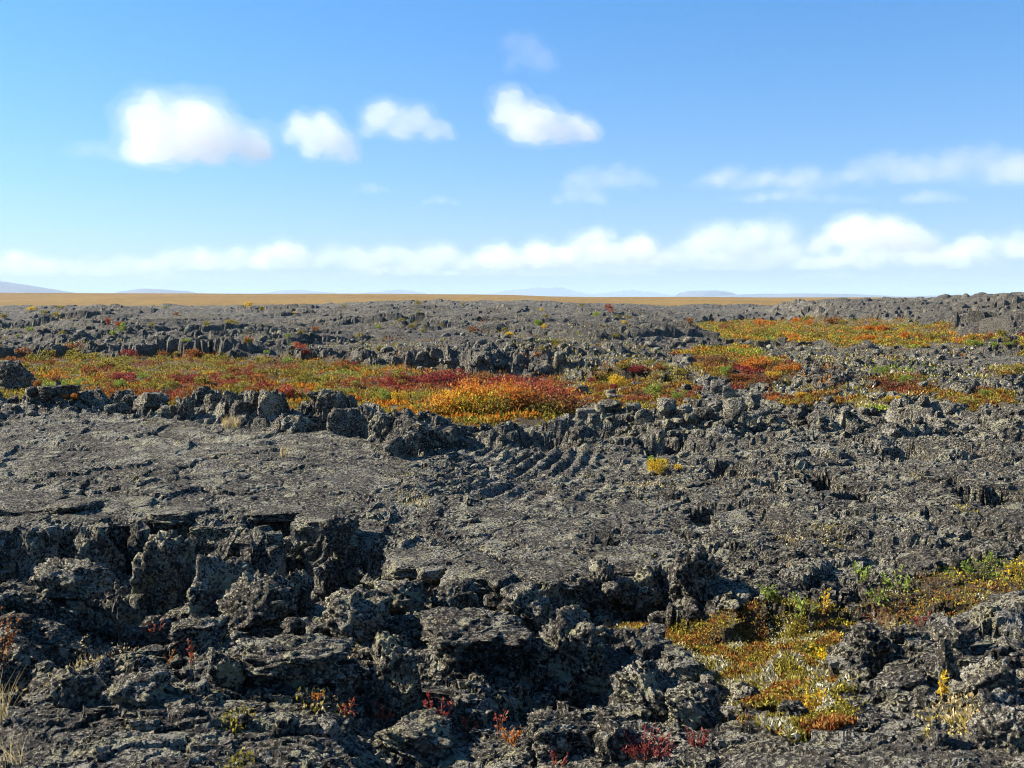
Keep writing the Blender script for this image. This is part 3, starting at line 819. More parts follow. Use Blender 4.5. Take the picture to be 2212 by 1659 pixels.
for k, (x, f, w, h, ln, lab) in enumerate(HERO):
    u, v = x * S, f * S
    flat_ = h < .45 * w
    big = w * h > 9000
    o = px_rock(u, min(v, 766), w * S * .92, h * S * .95, rock_mesh(600 + k, 6 if w * h > 20000 and f > 1390 else 5, planes=7 + k % 6, rough=.18, chip=.42, jag=1.7), lab, lean=ln, depth=.9, mat=MAT_LICHEN if ('lichen' in lab or 'pale' in lab or 'white' in lab or 'sunlit' in lab or 'largest' in lab) else MAT_BLOCK, sink=.33, name='lava_rock')

# plates of crust that jut over the broken rim of the pavement
RIM = [(40,1092,150,'leftmost'),(150,1092,120,'second from the left'),(262,1096,130,'third from the left'),(385,1112,110,'fourth from the left'),(480,1122,130,'fifth from the left'),(590,1112,120,'sixth from the left'),
       (690,1120,100,'seventh from the left'),(790,1150,110,'eighth from the left'),(905,1215,150,'ninth from the left'),(1040,1232,160,'tenth from the left'),(1200,1238,170,'eleventh from the left'),(1340,1226,170,'rightmost')]
for k, (x, y, w, pos_) in enumerate(RIM):
    p = hit(x * S, y * S); wd = w * S * p.y / FPX / 2 * 1.1
    zt = ground(p.x, p.y + .45)
    put_rock(rock_mesh(860 + k, 5, planes=9, rough=.10, chip=.6, jag=.7), (p.x, p.y + .12, zt - .02), (wd, .55, .11), (R(random.uniform(-4, 5)), R(random.uniform(-4, 4)), random.uniform(-.3, .3)),
             f'{pos_} of the crust plates jutting over the broken pavement rim', 'crust plates along the rim', 'crust plate', 'crust_plate', .62, MAT_LAVA2)

# every scattered thing gets a label that says where it lies: nearest landmark, side, rank
LAND = [('the tall pale rock', 335, 1240), ('the wide tilted slab', 540, 1310), ('the smooth upright stone', 1310, 1270), ('the dark cave', 1040, 1450), ('the grey pointed block', 630, 1290),
 ('the yellow-lichened block', 740, 1340), ('the big orange bush', 1085, 865), ('the brilliant yellow shrub', 1328, 826), ('the largest grey boulder', 1590, 890), ('the golden cushion', 1445, 1015),
 ('the orange shrub row', 1670, 798), ('the right caves', 1960, 790), ('the wide maroon shrub', 1955, 832), ('the dark left outcrop', 35, 830), ('the bright red shrub', 638, 855),
 ('the brightest green shrub', 150, 838), ('the black far ridge', 1540, 662), ('the right mound', 2100, 680), ('the middle ledge', 1150, 785), ('the left lava bank', 260, 745),
 ('the right olive shrub', 2090, 875), ('the first crimson patch', 250, 820), ('the second crimson patch', 388, 818), ('the far left lava', 60, 690), ('the far middle lava', 800, 690)]
PEND = []
def pend(o, u, v, what, where):
    x, y = u / S, v / S
    nm, lx, ly = min(LAND, key=lambda l: (l[1] - x) ** 2 + 6 * (l[2] - y) ** 2)
    dx, dy = x - lx, (y - ly) * 2.0
    side = ('right of' if dx > 0 else 'left of') if abs(dx) > abs(dy) else ('below' if dy > 0 else 'above')
    PEND.append((what, where, side, nm, dx * dx + dy * dy, o))
RANK = ['nearest', 'second nearest', 'third nearest', 'fourth nearest', 'fifth nearest', 'sixth nearest', 'seventh nearest', 'eighth nearest', 'ninth nearest', 'tenth nearest', 'eleventh nearest', 'twelfth nearest']
def settle():
    d = {}
    for q in PEND: d.setdefault(q[:4], []).append(q)
    for (what, where, side, nm), L in d.items():
        L.sort(key=lambda q: q[4])
        for i, q in enumerate(L):
            rk = RANK[i] if i < len(RANK) else f'{i + 1}th nearest'
            q[5]['label'] = f'{what} {where}, {rk} {side} {nm}' if len(L) > 1 else f'only {what} {where} {side} {nm}'

# random blocks: the hollow below the ledge, the rubble on the right, the far ledges
def scatter(n, poly, wpx, lab, group, meshes, name='lava_rock', cat='rock', flatz=(.5, 1.0), seed=1, mat=None, reject_veg=True):
    r_ = random.Random(seed); us = [p[0] for p in poly]; vs = [p[1] for p in poly]; c = 0
    while c < n:
        u, v = r_.uniform(min(us), max(us)), r_.uniform(min(vs), max(vs))
        if not in_poly(np.array([u]), np.array([v]), poly)[0]: continue
        p = hit(u, v)
        w = r_.uniform(*wpx) * r_.choice((.6, .8, 1, 1.3)) * p.y / FPX / 2
        o = put_rock(r_.choice(meshes), p, (w, w * r_.uniform(.7, 1.2), w * r_.uniform(*flatz)), (r_.uniform(-.4, .4), r_.uniform(-.4, .4), r_.uniform(0, 6.28)), 'block', group, cat, name, .35); o['label'] = lab[0]
        sz_ = w * FPX / p.y * 2
        pend(o, u, v, ('big ' if sz_ > wpx[0] * .35 + wpx[1] * .65 else 'small ' if sz_ < wpx[0] else '') + lab[0], lab[1]); c += 1
sp = lambda pts: [(a * S, b * S) for a, b in pts]
scatter(110, sp([(0,1235),(300,1245),(700,1240),(900,1245),(1250,1270),(1500,1260),(1620,1320),(1300,1370),(700,1420),(0,1400)]), (10, 24), ('lava block', 'in the hollow'), 'blocks in the broken hollow', PROTO, seed=2)
scatter(70, sp([(1250,905),(1500,850),(1750,830),(2000,870),(2212,860),(2212,930),(1500,960),(1250,930)]), (7, 14), ('grey stone', 'in the rubble'), 'stones of the rubble field', PROTO, seed=3)
scatter(40, sp([(1720,760),(2212,780),(2212,860),(1740,840)]), (5, 11), ('grey stone', 'on the right slope'), 'stones of the right slope', PROTO, seed=4)
scatter(20, sp([(900,770),(1300,790),(1300,815),(900,805)]), (6, 13), ('dark block', 'under the ledge'), 'blocks under the middle ledge', PROTO, seed=5)

# small rubble nobody could count: one mesh of little stones
def rubble(n, seed):
    r_ = np.random.default_rng(seed)
    w = (np.clip(RG, 0, 1) ** 1.5 * (1 - VG)).reshape(NR, NC)
    vv = PV; dist = np.hypot(P[..., 0], P[..., 1])
    w = w * (dist > 5.5) * (dist < 70) * (np.abs(np.arctan2(P[..., 0], P[..., 1])) < R(32))
    w = (w * (.3 + (dist > 22) * .9)).ravel(); w /= w.sum()
    pick = r_.choice(NR * NC, n, p=w)
    pts = P.reshape(-1, 3)[pick]; dd = np.hypot(pts[:, 0], pts[:, 1])
    sz = dd * r_.uniform(1.2, 3.6, n) / FPX * r_.choice([.7, 1, 1.5], n)
    Vs, Fs = [], []; off = 0
    base = []
    for me_ in SMALL:
        co = np.zeros(len(me_.vertices) * 3, np.float32); me_.vertices.foreach_get('co', co)
        fi = np.zeros(len(me_.polygons) * 3, np.int32); me_.polygons.foreach_get('vertices', fi)
        base.append((co.reshape(-1, 3), fi.reshape(-1, 3)))
    which = r_.integers(0, len(base), n)
    for k, (co, fi) in enumerate(base):
        s_ = np.where(which == k)[0]; m_ = len(s_)
        a1 = r_.uniform(0, 6.28, m_); ca, sa = np.cos(a1), np.sin(a1)
        q = np.empty((m_, len(co), 3), np.float32)
        sx = sz[s_][:, None] * r_.uniform(.7, 1.4, (m_, 1)); sy = sz[s_][:, None] * r_.uniform(.7, 1.4, (m_, 1)); s3 = sz[s_][:, None] * r_.uniform(.5, 1.1, (m_, 1))
        X, Y, Zc = co[None, :, 0] * sx, co[None, :, 1] * sy, co[None, :, 2] * s3
        tl = r_.uniform(-.6, .6, (m_, 1)); X, Zc = X * np.cos(tl) - Zc * np.sin(tl), X * np.sin(tl) + Zc * np.cos(tl)
        q[..., 0] = X * ca[:, None] - Y * sa[:, None] + pts[s_][:, None, 0]
        q[..., 1] = X * sa[:, None] + Y * ca[:, None] + pts[s_][:, None, 1]
        q[..., 2] = Zc + pts[s_][:, None, 2] + sz[s_][:, None] * .25
        Vs.append(q.reshape(-1, 3)); Fs.append((fi[None] + (np.arange(m_) * len(co))[:, None, None]).reshape(-1, 3) + off); off += m_ * len(co)
    me_ = mesh_from('rubble', np.concatenate(Vs), np.concatenate(Fs), smooth=False)
    tag(link('rubble', me_, MAT_BLOCK), 'small broken lava rubble strewn over the rough ground', 'rubble', kind='stuff')
scatter(30, sp([(100,1400),(750,1400),(1000,1640),(700,1650),(400,1500),(60,1480)]), (8, 20), ('jagged block', 'in front'), 'jagged foreground blocks', PROTO, seed=8)
rubble(2600, 5)

# ------------------------------------------------------------------ vegetation
def leaf_material(name, cols, trans=.45):
    m, nt = new_mat(name); b = NB(nt)
    g = b.node('ShaderNodeNewGeometry'); rnd_ = g.outputs['Random Per Island']
    c = b.mix(b.ramp(rnd_, (.15, .5)), cols[0], cols[1])
    c = b.mix(b.ramp(rnd_, (.65, .95)), c, cols[2])
    n_ = b.noise(g.outputs['Position'], 1.6, 3, .6)
    c = b.mix(b.math('MULTIPLY', b.ramp(n_, (.5, .72)), .5), c, cols[0])
    d = b.node('ShaderNodeBsdfPrincipled'); nt.links.new(c, d.inputs['Base Color']); d.inputs['Roughness'].default_value = .6
    d.inputs['Specular IOR Level'].default_value = .25
    t = b.node('ShaderNodeBsdfTranslucent'); nt.links.new(c, t.inputs['Color'])
    mx = b.node('ShaderNodeMixShader'); mx.inputs[0].default_value = trans
    nt.links.new(d.outputs[0], mx.inputs[1]); nt.links.new(t.outputs[0], mx.inputs[2])
    o = b.node('ShaderNodeOutputMaterial'); nt.links.new(mx.outputs[0], o.inputs[0])
    return m
PAL = {  # leaf colours: dark, middle, light
 'red':     ((.16, .030, .018), (.26, .055, .030), (.30, .11, .04)),
 'crimson': ((.11, .018, .018), (.20, .030, .026), (.24, .06, .035)),
 'orange':  ((.28, .075, .012), (.42, .14, .016), (.46, .22, .03)),
 'yellow':  ((.34, .20, .012), (.48, .32, .016), (.55, .42, .06)),
 'green':   ((.10, .14, .022), (.17, .23, .035), (.30, .32, .05)),
 'olive':   ((.11, .09, .018), (.20, .165, .028), (.29, .24, .045)),
 'rust':    ((.14, .045, .016), (.22, .085, .025), (.27, .15, .04)),
 'brown':   ((.08, .040, .020), (.13, .060, .028), (.19, .11, .045)),
 'pale':    ((.22, .20, .14), (.33, .31, .23), (.45, .43, .33)),
 'straw':   ((.26, .19, .085), (.36, .28, .14), (.46, .38, .20)),
}
PAL = {k: tuple(tuple(min(c * 1.22, .8) for c in t) for t in v) for k, v in PAL.items()}
LEAF = {k: leaf_material(k + '_leaf', v) for k, v in PAL.items()}
m, nt = new_mat('woody_stem'); b = NB(nt)
p_ = b.node('ShaderNodeBsdfPrincipled'); nt.links.new(b.mix(b.noise(b.node('ShaderNodeNewGeometry').outputs['Position'], 30, 3), (.07, .045, .03), (.20, .15, .11)), p_.inputs['Base Color'])
p_.inputs['Roughness'].default_value = .85
o = b.node('ShaderNodeOutputMaterial'); nt.links.new(p_.outputs[0], o.inputs[0]); MAT_STEM = m

def leaves(C, dirs, L, W, r_):
    """diamond leaves at points C along unit dirs, lengths L, widths W; each leaf an island of two triangles"""
    n = len(C)
    side = np.cross(dirs, r_.normal(size=(n, 3))); side /= np.linalg.norm(side, axis=1, keepdims=True) + 1e-9
    L = np.asarray(L)[:, None]; W = np.asarray(W)[:, None]
    nrm = np.cross(dirs, side)
    V = np.stack([C, C + dirs * L * .5 + side * W * .5 + nrm * W * .15, C + dirs * L, C + dirs * L * .5 - side * W * .5 + nrm * W * .15], 1).reshape(-1, 3)
    F = np.arange(n * 4).reshape(n, 4)
    return V, F

def unit(v): return v / (np.linalg.norm(v, axis=1, keepdims=True) + 1e-9)

def shrub_foliage(seed, n, leaf, spread=1.0, up=.5):
    """leafy dome, unit radius and height 1, lumpy with gaps"""
    r_ = np.random.default_rng(seed)
    k = r_.integers(6, 11)
    lobes = np.stack([r_.uniform(-.62, .62, k), r_.uniform(-.62, .62, k), r_.uniform(.25, .62, k)], 1); lr = r_.uniform(.24, .42, k)
    w = r_.integers(0, k, n)
    d = unit(r_.normal(size=(n, 3)))
    rad = lr[w] * r_.uniform(.35, 1.06, n) ** .5
    C = lobes[w] + d * rad[:, None] * np.array([1, 1, .9])
    C[:, 2] = np.abs(C[:, 2])
    g = noise3(C, 4.5, seed + 3, 2) > -.25
    C, d = C[g], d[g]
    dirs = unit(d * .6 + r_.normal(size=C.shape) * .45 + np.array([0, 0, up]))
    return leaves(C, dirs, leaf * r_.uniform(.7, 1.4, len(C)), leaf * r_.uniform(.4, .75, len(C)), r_)

def tubes(paths, rads, sides=4):
    Vs, Fs, off = [], [], 0
    for pts, ra in zip(paths, rads):
        pts = np.asarray(pts, float); m_ = len(pts)
        tng = unit(np.gradient(pts, axis=0)); ref = np.array([.3, .9, .1])
        a = unit(np.cross(tng, ref)); c = np.cross(tng, a)
        rr = np.linspace(ra, ra * .35, m_)[:, None, None]
        ang = np.linspace(0, 2 * math.pi, sides, endpoint=False)
        ring = pts[:, None, :] + rr * (np.cos(ang)[None, :, None] * a[:, None, :] + np.sin(ang)[None, :, None] * c[:, None, :])
        Vs.append(ring.reshape(-1, 3))
        ii = np.arange(m_ * sides).reshape(m_, sides) + off
        Fs.append(np.stack([ii[:-1], np.roll(ii[:-1], -1, 1), np.roll(ii[1:], -1, 1), ii[1:]], -1).reshape(-1, 4)); off += m_ * sides
    return np.concatenate(Vs), np.concatenate(Fs)

def shrub_stems(seed, n=14, rad=.018):
    r_ = np.random.default_rng(seed); paths = []
    for _ in range(n):
        e = np.array([r_.uniform(-.7, .7), r_.uniform(-.7, .7), r_.uniform(.35, .85)])
        t = np.linspace(0, 1, 5)[:, None]; s0 = np.array([e[0] * .25, e[1] * .25, -.12])
        paths.append(s0 + (e - s0) * t + np.array([0, 0, .12]) * np.sin(t * 3.14) + r_.normal(size=(5, 3)) * .02)
    return tubes(paths, [rad] * n, 3)

FOL = [mesh_from('foliage', *shrub_foliage(700 + k, 1500, .10), smooth=False) for k in range(6)]
FOLS = [mesh_from('foliage', *shrub_foliage(730 + k, 420, .19), smooth=False) for k in range(5)]
STM = [mesh_from('stems', *shrub_stems(750 + k)) for k in range(3)]
for me_ in FOL + FOLS: me_.materials.append(LEAF['olive'])
for me_ in STM: me_.materials.append(MAT_STEM)

def shrub(p, w, h, colour, lab, group=None, small=False, dep=.8, name='dwarf_shrub', cat='shrub', r_=random):
    e = link(name, None, loc=(p[0], p[1], p[2] - .04 * h)); e.empty_display_size = .1
    e.scale = (w / 2, w / 2 * dep, h); e.rotation_euler = (0, 0, r_.uniform(0, 6.28))
    tag(e, lab, cat, group)
    f = link('foliage', r_.choice(FOLS if small else FOL), parent=e)
    f.material_slots[0].link = 'OBJECT'; f.material_slots[0].material = LEAF[colour]
    if not small: link('stems', r_.choice(STM), parent=e)
    return e

def px_shrub(x, y, w, h, colour, lab, sc=Q3, **kw):
    p = hit(x * sc, y * sc); k = p.y / FPX
    W = w * sc * k; Hh = h * sc * k
    return shrub((p.x, p.y + W * .25, p.z), W, Hh, colour, lab, small=w * sc < 12, **kw)

# the big many-coloured bush in the middle distance
p = hit(1085 * S, 902 * S); k = p.y / FPX
BW, BH = 330 * S * k, 70 * S * k
big = tag(link('willow_bush', None, loc=(p.x, p.y + BW * .22, p.z - .05)), 'largest bush, orange above and olive below, in front of the middle ledge', 'bush')
r_ = np.random.default_rng(77)
def bush_part(name, n, box, colour, lf=.07, nl=30):
    """leaf sprays rising from many short branches; the crown line is ragged and slopes down to the right"""
    (x0, x1), (z0, z1), (y0, y1) = box
    lob = np.stack([r_.uniform(x0, x1, nl), r_.uniform(y0, y1, nl), r_.uniform(z0, z1, nl)], 1)
    env = np.interp(lob[:, 0], [-.52, -.4, -.25, 0, .2, .4, .52], [.2, .5, .82, 1.0, .92, .6, .25])
    lob[:, 2] *= env * r_.uniform(.45, 1.1, nl)
    w = r_.integers(0, nl, n)
    spread = r_.normal(size=(n, 3)) * np.array([.055 * BW, .05 * BW, .10 * BH])
    C = lob[w] * np.array([BW, BW * .75, BH]) + spread
    spray = unit(r_.normal(size=(nl * 6, 3)) * .5 + np.array([0, 0, 1]))[r_.integers(0, 6, n) + w * 6]
    C += spray * (r_.uniform(0, .42, n) ** 1.3 * BH * 1.1)[:, None]
    C[:, 2] = np.maximum(C[:, 2], .02)
    dirs = unit(spray * .8 + r_.normal(size=C.shape) * .5)
    V, F_ = leaves(C, dirs, lf * r_.uniform(.7, 1.5, n), lf * r_.uniform(.4, .7, n), r_)
    return link(name, mesh_from(name, V, F_, smooth=False), LEAF[colour], parent=big)
bush_part('orange_foliage', 9000, ((-.46, .2), (.45, .85), (-.35, .3)), 'orange')
bush_part('red_foliage', 5500, ((.05, .48), (.45, .85), (-.1, .35)), 'red')
bush_part('rust_foliage', 4000, ((.0, .48), (.3, .7), (-.35, .1)), 'rust')
bush_part('olive_foliage', 7000, ((-.48, .48), (.02, .4), (-.45, .1)), 'olive')
bush_part('yellow_foliage', 2200, ((-.42, .05), (.2, .8), (-.4, .1)), 'yellow', nl=14)
bush_part('green_foliage', 1500, ((-.3, .1), (.2, .8), (-.4, .1)), 'green', nl=8)
V, F_ = shrub_stems(790, 70, .012); V = V * np.array([BW * .55, BW * .35, BH])
link('stems', mesh_from('stems', V, F_), MAT_STEM, parent=big)

SHR = [  # photo pixels of the full-size picture: x, foot, width, height, colour, label
 (133,1132,48,26,'green','bright green shrub nearest the dark outcrop at the left edge'),
 (202,1136,62,32,'green','brightest green shrub left of the crimson patch'),
 (348,1132,70,34,'green','green shrub below the crimson patch in the left belt'),
 (414,1106,50,26,'green','small green shrub between two crimson patches'),
 (604,1092,40,18,'yellow','small yellow shrub in the back of the left belt'),
 (335,1112,110,30,'crimson','crimson shrub in the left belt behind the green shrubs'),
 (522,1110,100,26,'crimson','second crimson shrub in the left belt'),
 (665,1124,90,26,'crimson','dark red shrub above the upright ridge blocks'),
 (858,1160,150,50,'red','bright red shrub rising directly behind the ridge blocks'),
 (760,1150,110,36,'rust','rusty shrub left of the bright red shrub'),
 (985,1155,110,34,'olive','olive shrub right of the bright red shrub'),
 (1111,1170,56,44,'green','dark green shrub left of the big orange bush'),
 (1159,1172,50,44,'yellow','yellow shrub touching the left end of the big orange bush'),
 (1225,1180,80,40,'olive','olive shrub at the left foot of the big orange bush'),
 (1158,1112,95,36,'red','rose red shrub behind the green shrub left of the big bush'),
 (1289,1120,165,48,'crimson','wide crimson shrub behind the big orange bush'),
 (1393,1118,80,40,'rust','rusty shrub against the dark middle ledge'),
 (1490,1118,90,32,'red','red shrub behind the right half of the big bush'),
 (1787,1126,88,48,'yellow','brilliant yellow shrub standing among the boulders'),
 (1895,1152,66,42,'green','pale green shrub right of the yellow shrub'),
 (1975,1162,62,32,'green','light green shrub in front of the single dark boulder'),
 (1741,1102,110,22,'crimson','low crimson shrub behind the yellow shrub'),
 (1850,1090,80,28,'crimson','dusky red shrub behind the pale green shrub'),
 (1860,1168,110,24,'red','red carpet shrub between the boulders'),
 (1935,1140,60,24,'brown','brown shrub between the two pale green shrubs'),
 (2112,1090,70,34,'green','green shrub at the left of the orange shrub row'),
 (2202,1076,120,40,'orange','orange shrub in the row right of the rubble'),
 (2292,1084,100,30,'orange','rightmost orange shrub of the orange row'),
 (2247,1100,50,24,'yellow','yellow-green shrub in front of the orange row'),
 (2085,1062,100,30,'brown','maroon shrub behind the orange row'),
 (2170,1110,140,26,'rust','rusty shrub under the orange row'),
 (2564,1104,66,28,'green','pale green shrub below the dark caves at the right'),
 (2654,1116,80,26,'green','second pale green shrub below the dark caves'),
 (2631,1132,190,34,'brown','wide maroon shrub below the dark caves at the right'),
 (2812,1182,130,34,'olive','olive shrub near the right edge above the pavement'),
 (2876,1158,56,26,'green','bright green shrub behind the olive one at the right edge'),
 (2948,1084,100,28,'olive','olive shrub touching the right edge of the picture'),
 (2329,1160,56,20,'yellow','low yellow shrub in the rubble'),
 (2595,1182,50,16,'yellow','yellow cushion among the right rubble stones'),
 (2247,1168,40,18,'orange','orange cushion among the rubble stones'),
 (2495,1172,70,18,'olive','olive cushion among the right rubble stones'),
 (1944,1380,118,44,'yellow','golden yellow cushion shrub on the bare pavement'),
 (1912,1352,66,30,'green','fresh green sprig behind the golden cushion shrub'),
 (195,1164,60,22,'orange','orange-yellow shrub in the gap of the ridge at the left'),
 (235,1160,50,24,'yellow','yellow shrub in the gap of the ridge at the left'),
 (310,945,30,22,'red','tiny scarlet shrub at the foot of the left lava bank'),
 (355,970,30,30,'green','small green shrub standing in the left lava bank'),
 (540,998,40,18,'green','yellow-green shrub at the foot of the left lava bank'),
]
for x, y, w, h, c, lab in SHR: px_shrub(x, y, w, h, c, lab)

def belt(n, poly, wpx, colours, lab, group, seed, hk=(.3, .55), sc=S):
    r2 = random.Random(seed); poly = [(a * sc, b_ * sc) for a, b_ in poly]
    us = [p[0] for p in poly]; vs = [p[1] for p in poly]; c = 0
    while c < n:
        u, v = r2.uniform(min(us), max(us)), r2.uniform(min(vs), max(vs))
        if not in_poly(np.array([u]), np.array([v]), poly)[0]: continue
        p = hit(u, v); w = r2.uniform(*wpx) * p.y / FPX
        zone = float(fbm(np.array([p.x / 4.5]), np.array([p.y / 9.0]), 95, 2)[0]) + r2.uniform(-.12, .12)
        col_ = colours[int(np.clip((zone + .75) / 1.5 * len(colours), 0, len(colours) - 1))]
        pend(shrub((p.x, p.y, p.z), w, w * r2.uniform(*hk), col_, 'dwarf shrub', group.format(WORD[col_]), small=True, r_=r2), u, v, WORD[col_] + ' dwarf shrub', lab); c += 1
WORD = {'crimson': 'crimson', 'rust': 'rusty', 'orange': 'orange', 'olive': 'olive', 'green': 'green', 'yellow': 'yellow', 'red': 'red', 'brown': 'maroon', 'straw': 'straw-coloured'}
belt(130, [(0,770),(430,762),(560,735),(690,755),(790,790),(900,800),(880,860),(600,850),(0,840)], (9, 22), ['crimson', 'rust', 'olive', 'olive', 'rust', 'olive', 'green', 'red'], 'in the left belt', '{} shrubs of the left belt', 1)
belt(60, [(1480,702),(1650,690),(1900,695),(2040,702),(2080,730),(1980,748),(1700,735),(1560,725)], (7, 17), ['olive', 'rust', 'olive', 'orange', 'olive', 'green', 'yellow'], 'in the right belt', '{} shrubs of the upper right belt', 2)
belt(30, [(1275,805),(1400,785),(1480,800),(1500,858),(1400,890),(1275,865)], (8, 18), ['crimson', 'brown', 'rust', 'olive', 'rust'], 'among the boulders', '{} shrubs among the boulders', 3)
belt(60, [(0,665),(700,660),(1300,655),(1500,700),(1300,770),(800,760),(400,740),(0,740)], (5, 12), ['rust', 'olive', 'olive', 'green', 'yellow', 'red'], 'on the far lava', '{} shrubs dotted over the far lava', 4, (.4, .6))
belt(18, [(2000,735),(2212,728),(2212,755),(2060,746)], (8, 16), ['rust', 'olive', 'green', 'olive', 'crimson'], 'at the right edge', '{} shrubs below the right mound', 6)

settle()
# ground cover nobody could count: heath, moss and fallen leaves
def heath(name, lab, mask, n, length, width, zones, seed, up=1.0, gap=-.3, zs=3.2, hmin=.1):
    r2 = np.random.default_rng(seed)
    w = mask.ravel().astype(np.float64); w /= w.sum()
    pick = r2.choice(NR * NC, n, p=w)
    C = P.reshape(-1, 3)[pick].astype(np.float64); dd = np.hypot(C[:, 0], C[:, 1])
    C[:, :2] += r2.normal(size=(n, 2)) * (dd * .003)[:, None]
    cl = fbm(C[:, 0] * 1.1, C[:, 1] * 1.1, seed, 3)
    hs = np.clip(.55 + .9 * cl, hmin, 1.5)                      # clumps stand higher than gaps
    keep = cl > gap; C, dd, hs = C[keep], dd[keep], hs[keep]; m_ = len(C)
    C[:, 2] += r2.uniform(-.01, .6, m_) * length * hs
    dirs = unit(r2.normal(size=(m_, 3)) * .55 + np.array([0, 0, up]))
    V, F_ = leaves(C, dirs, length * hs * r2.uniform(.5, 1.2, m_), width * r2.uniform(.6, 1.3, m_), r2)
    z = fbm(C[:, 0] / zs, C[:, 1] / (zs * 2), seed + 4, 3) + r2.normal(size=m_) * .07
    zi = np.clip(((z + .8) / 1.6 * len(zones)).astype(int), 0, len(zones) - 1)
    pal = np.array([PAL[c] for c in zones])[zi]
    t = r2.integers(0, 3, m_); rgb = pal[np.arange(m_), t] * r2.uniform(.75, 1.2, (m_, 1))
    me_ = mesh_from(name, V, F_, smooth=False)
    a_ = me_.color_attributes.new('leaf', 'FLOAT_COLOR', 'POINT')
    a_.data.foreach_set('color', np.concatenate([rgb, np.ones((m_, 1))], 1).repeat(4, 0).astype(np.float32).ravel())
    return tag(link(name, me_, MAT_HEATH), lab, 'ground cover', kind='stuff')
m, nt = new_mat('heath'); b = NB(nt)
ca = b.node('ShaderNodeAttribute', attribute_name='leaf').outputs['Color']
d_ = b.node('ShaderNodeBsdfDiffuse'); t_ = b.node('ShaderNodeBsdfTranslucent'); mx = b.node('ShaderNodeMixShader'); mx.inputs[0].default_value = .3
nt.links.new(ca, d_.inputs[0]); nt.links.new(ca, t_.inputs[0]); nt.links.new(d_.outputs[0], mx.inputs[1]); nt.links.new(t_.outputs[0], mx.inputs[2])
o = b.node('ShaderNodeOutputMaterial'); nt.links.new(mx.outputs[0], o.inputs[0]); MAT_HEATH = m
DIST = np.hypot(P[..., 0], P[..., 1]); VGG = VG.reshape(NR, NC); UMM = UM.reshape(NR, NC)
heath('left_heath', 'low red and olive heath covering the left shrub belt', (VGG > .5) & (DIST > 20) & (UMM < 590), 125000, .15, .05, ['crimson', 'red', 'rust', 'rust', 'olive', 'olive', 'orange', 'olive', 'green'], 11, gap=-.3, zs=4.5)
heath('right_heath', 'low orange and olive heath in the hollows on the right', (VGG > .5) & (DIST > 20) & (DIST < 50) & (UMM >= 590), 75000, .13, .045, ['crimson', 'brown', 'rust', 'olive', 'rust', 'olive', 'straw', 'green'], 12, gap=-.15)
heath('upper_heath', 'low orange and olive heath of the upper right belt', (VGG > .5) & (DIST >= 50) & (UMM >= 590), 70000, .17, .07, ['rust', 'olive', 'olive', 'olive', 'orange', 'olive', 'green', 'olive'], 16, gap=-.35)
heath('near_heath', 'olive and orange heath carpet in the near hollow on the right', (VGG > .5) * (DIST <= 20) * np.where(UMM < 852, 1.0, .2), 105000, .055, .016, ['rust', 'olive', 'olive', 'pale', 'olive', 'rust', 'olive', 'olive', 'yellow', 'green'], 13, .6, gap=-2, zs=.8, hmin=.5)
fm = (1 - VGG) * (DIST > 34) * (DIST < 260) * (fbm(P[..., 0] / 7, P[..., 1] / 16, 97, 3) > .14)
heath('scattered_heath', 'thin tufts of heath scattered through the far lava', fm, 42000, .16, .07, ['rust', 'brown', 'olive', 'pale', 'olive', 'straw', 'green'], 14)
fm = (1 - VGG) * (DIST > 6) * (DIST < 30) * (fbm(P[..., 0] / 1.1, P[..., 1] / 1.6, 98, 3) > .55)
heath('crevice_moss', 'dry moss and grass in the crevices of the pavement', fm, 9000, .05, .018, ['brown', 'straw', 'olive', 'straw'], 15)

# ------------------------------------------------------------------ near sprigs with stems and single leaves
def sprig(x, y, w, h, colour, lab, stems=7, per=14, leaf=.022, seed=0, twiggy=False, name='leafy_sprig', cat='plant', group=None, spread=.5):
    p = hit(x * S, min(y * S, 765)); k = p.y / FPX; W, Hh = w * S * k, h * S * k
    r2 = np.random.default_rng(900 + seed)
    e = tag(link(name, None, loc=(p.x, p.y, p.z - .01)), lab, cat, group); e.empty_display_size = .05
    C, Dn, paths = [], [], []
    for s_ in range(stems):
        a = r2.uniform(0, 6.28); tip = np.array([math.cos(a) * W * spread * r2.uniform(.3, 1), math.sin(a) * W * spread * r2.uniform(.3, 1), Hh * r2.uniform(.5, 1.05)])
        t = np.linspace(0, 1, 7)[:, None]
        s0 = np.array([tip[0] * .2, tip[1] * .2, -.03])
        q = s0 + (tip - s0) * t + np.array([0, 0, 1]) * np.sin(t * 3.1) * Hh * .12 + np.cumsum(r2.normal(size=(7, 3)) * Hh * .02, 0)
        paths.append(q)
        for l_ in range(per):
            tt = r2.uniform(.3, 1.0); i_ = min(int(tt * 6), 5); f_ = tt * 6 - i_
            C.append(q[i_] * (1 - f_) + q[i_ + 1] * f_ + r2.normal(size=3) * .004); Dn.append(q[i_ + 1] - q[i_] + r2.normal(size=3) * Hh * .16)
    st = link('stems', mesh_from('stems', *tubes(paths, [.0032 if not twiggy else .004] * stems, 4)), MAT_STEM, parent=e)
    C, Dn = np.array(C), unit(np.array(Dn)); n = len(C)
    V, F_ = leaves(C, Dn, leaf * 1.2 * r2.uniform(.7, 1.5, n), leaf * 1.2 * r2.uniform(.4, .65, n), r2)
    link('leaves', mesh_from('leaves', V, F_, smooth=False), LEAF[colour], parent=e)
    return e
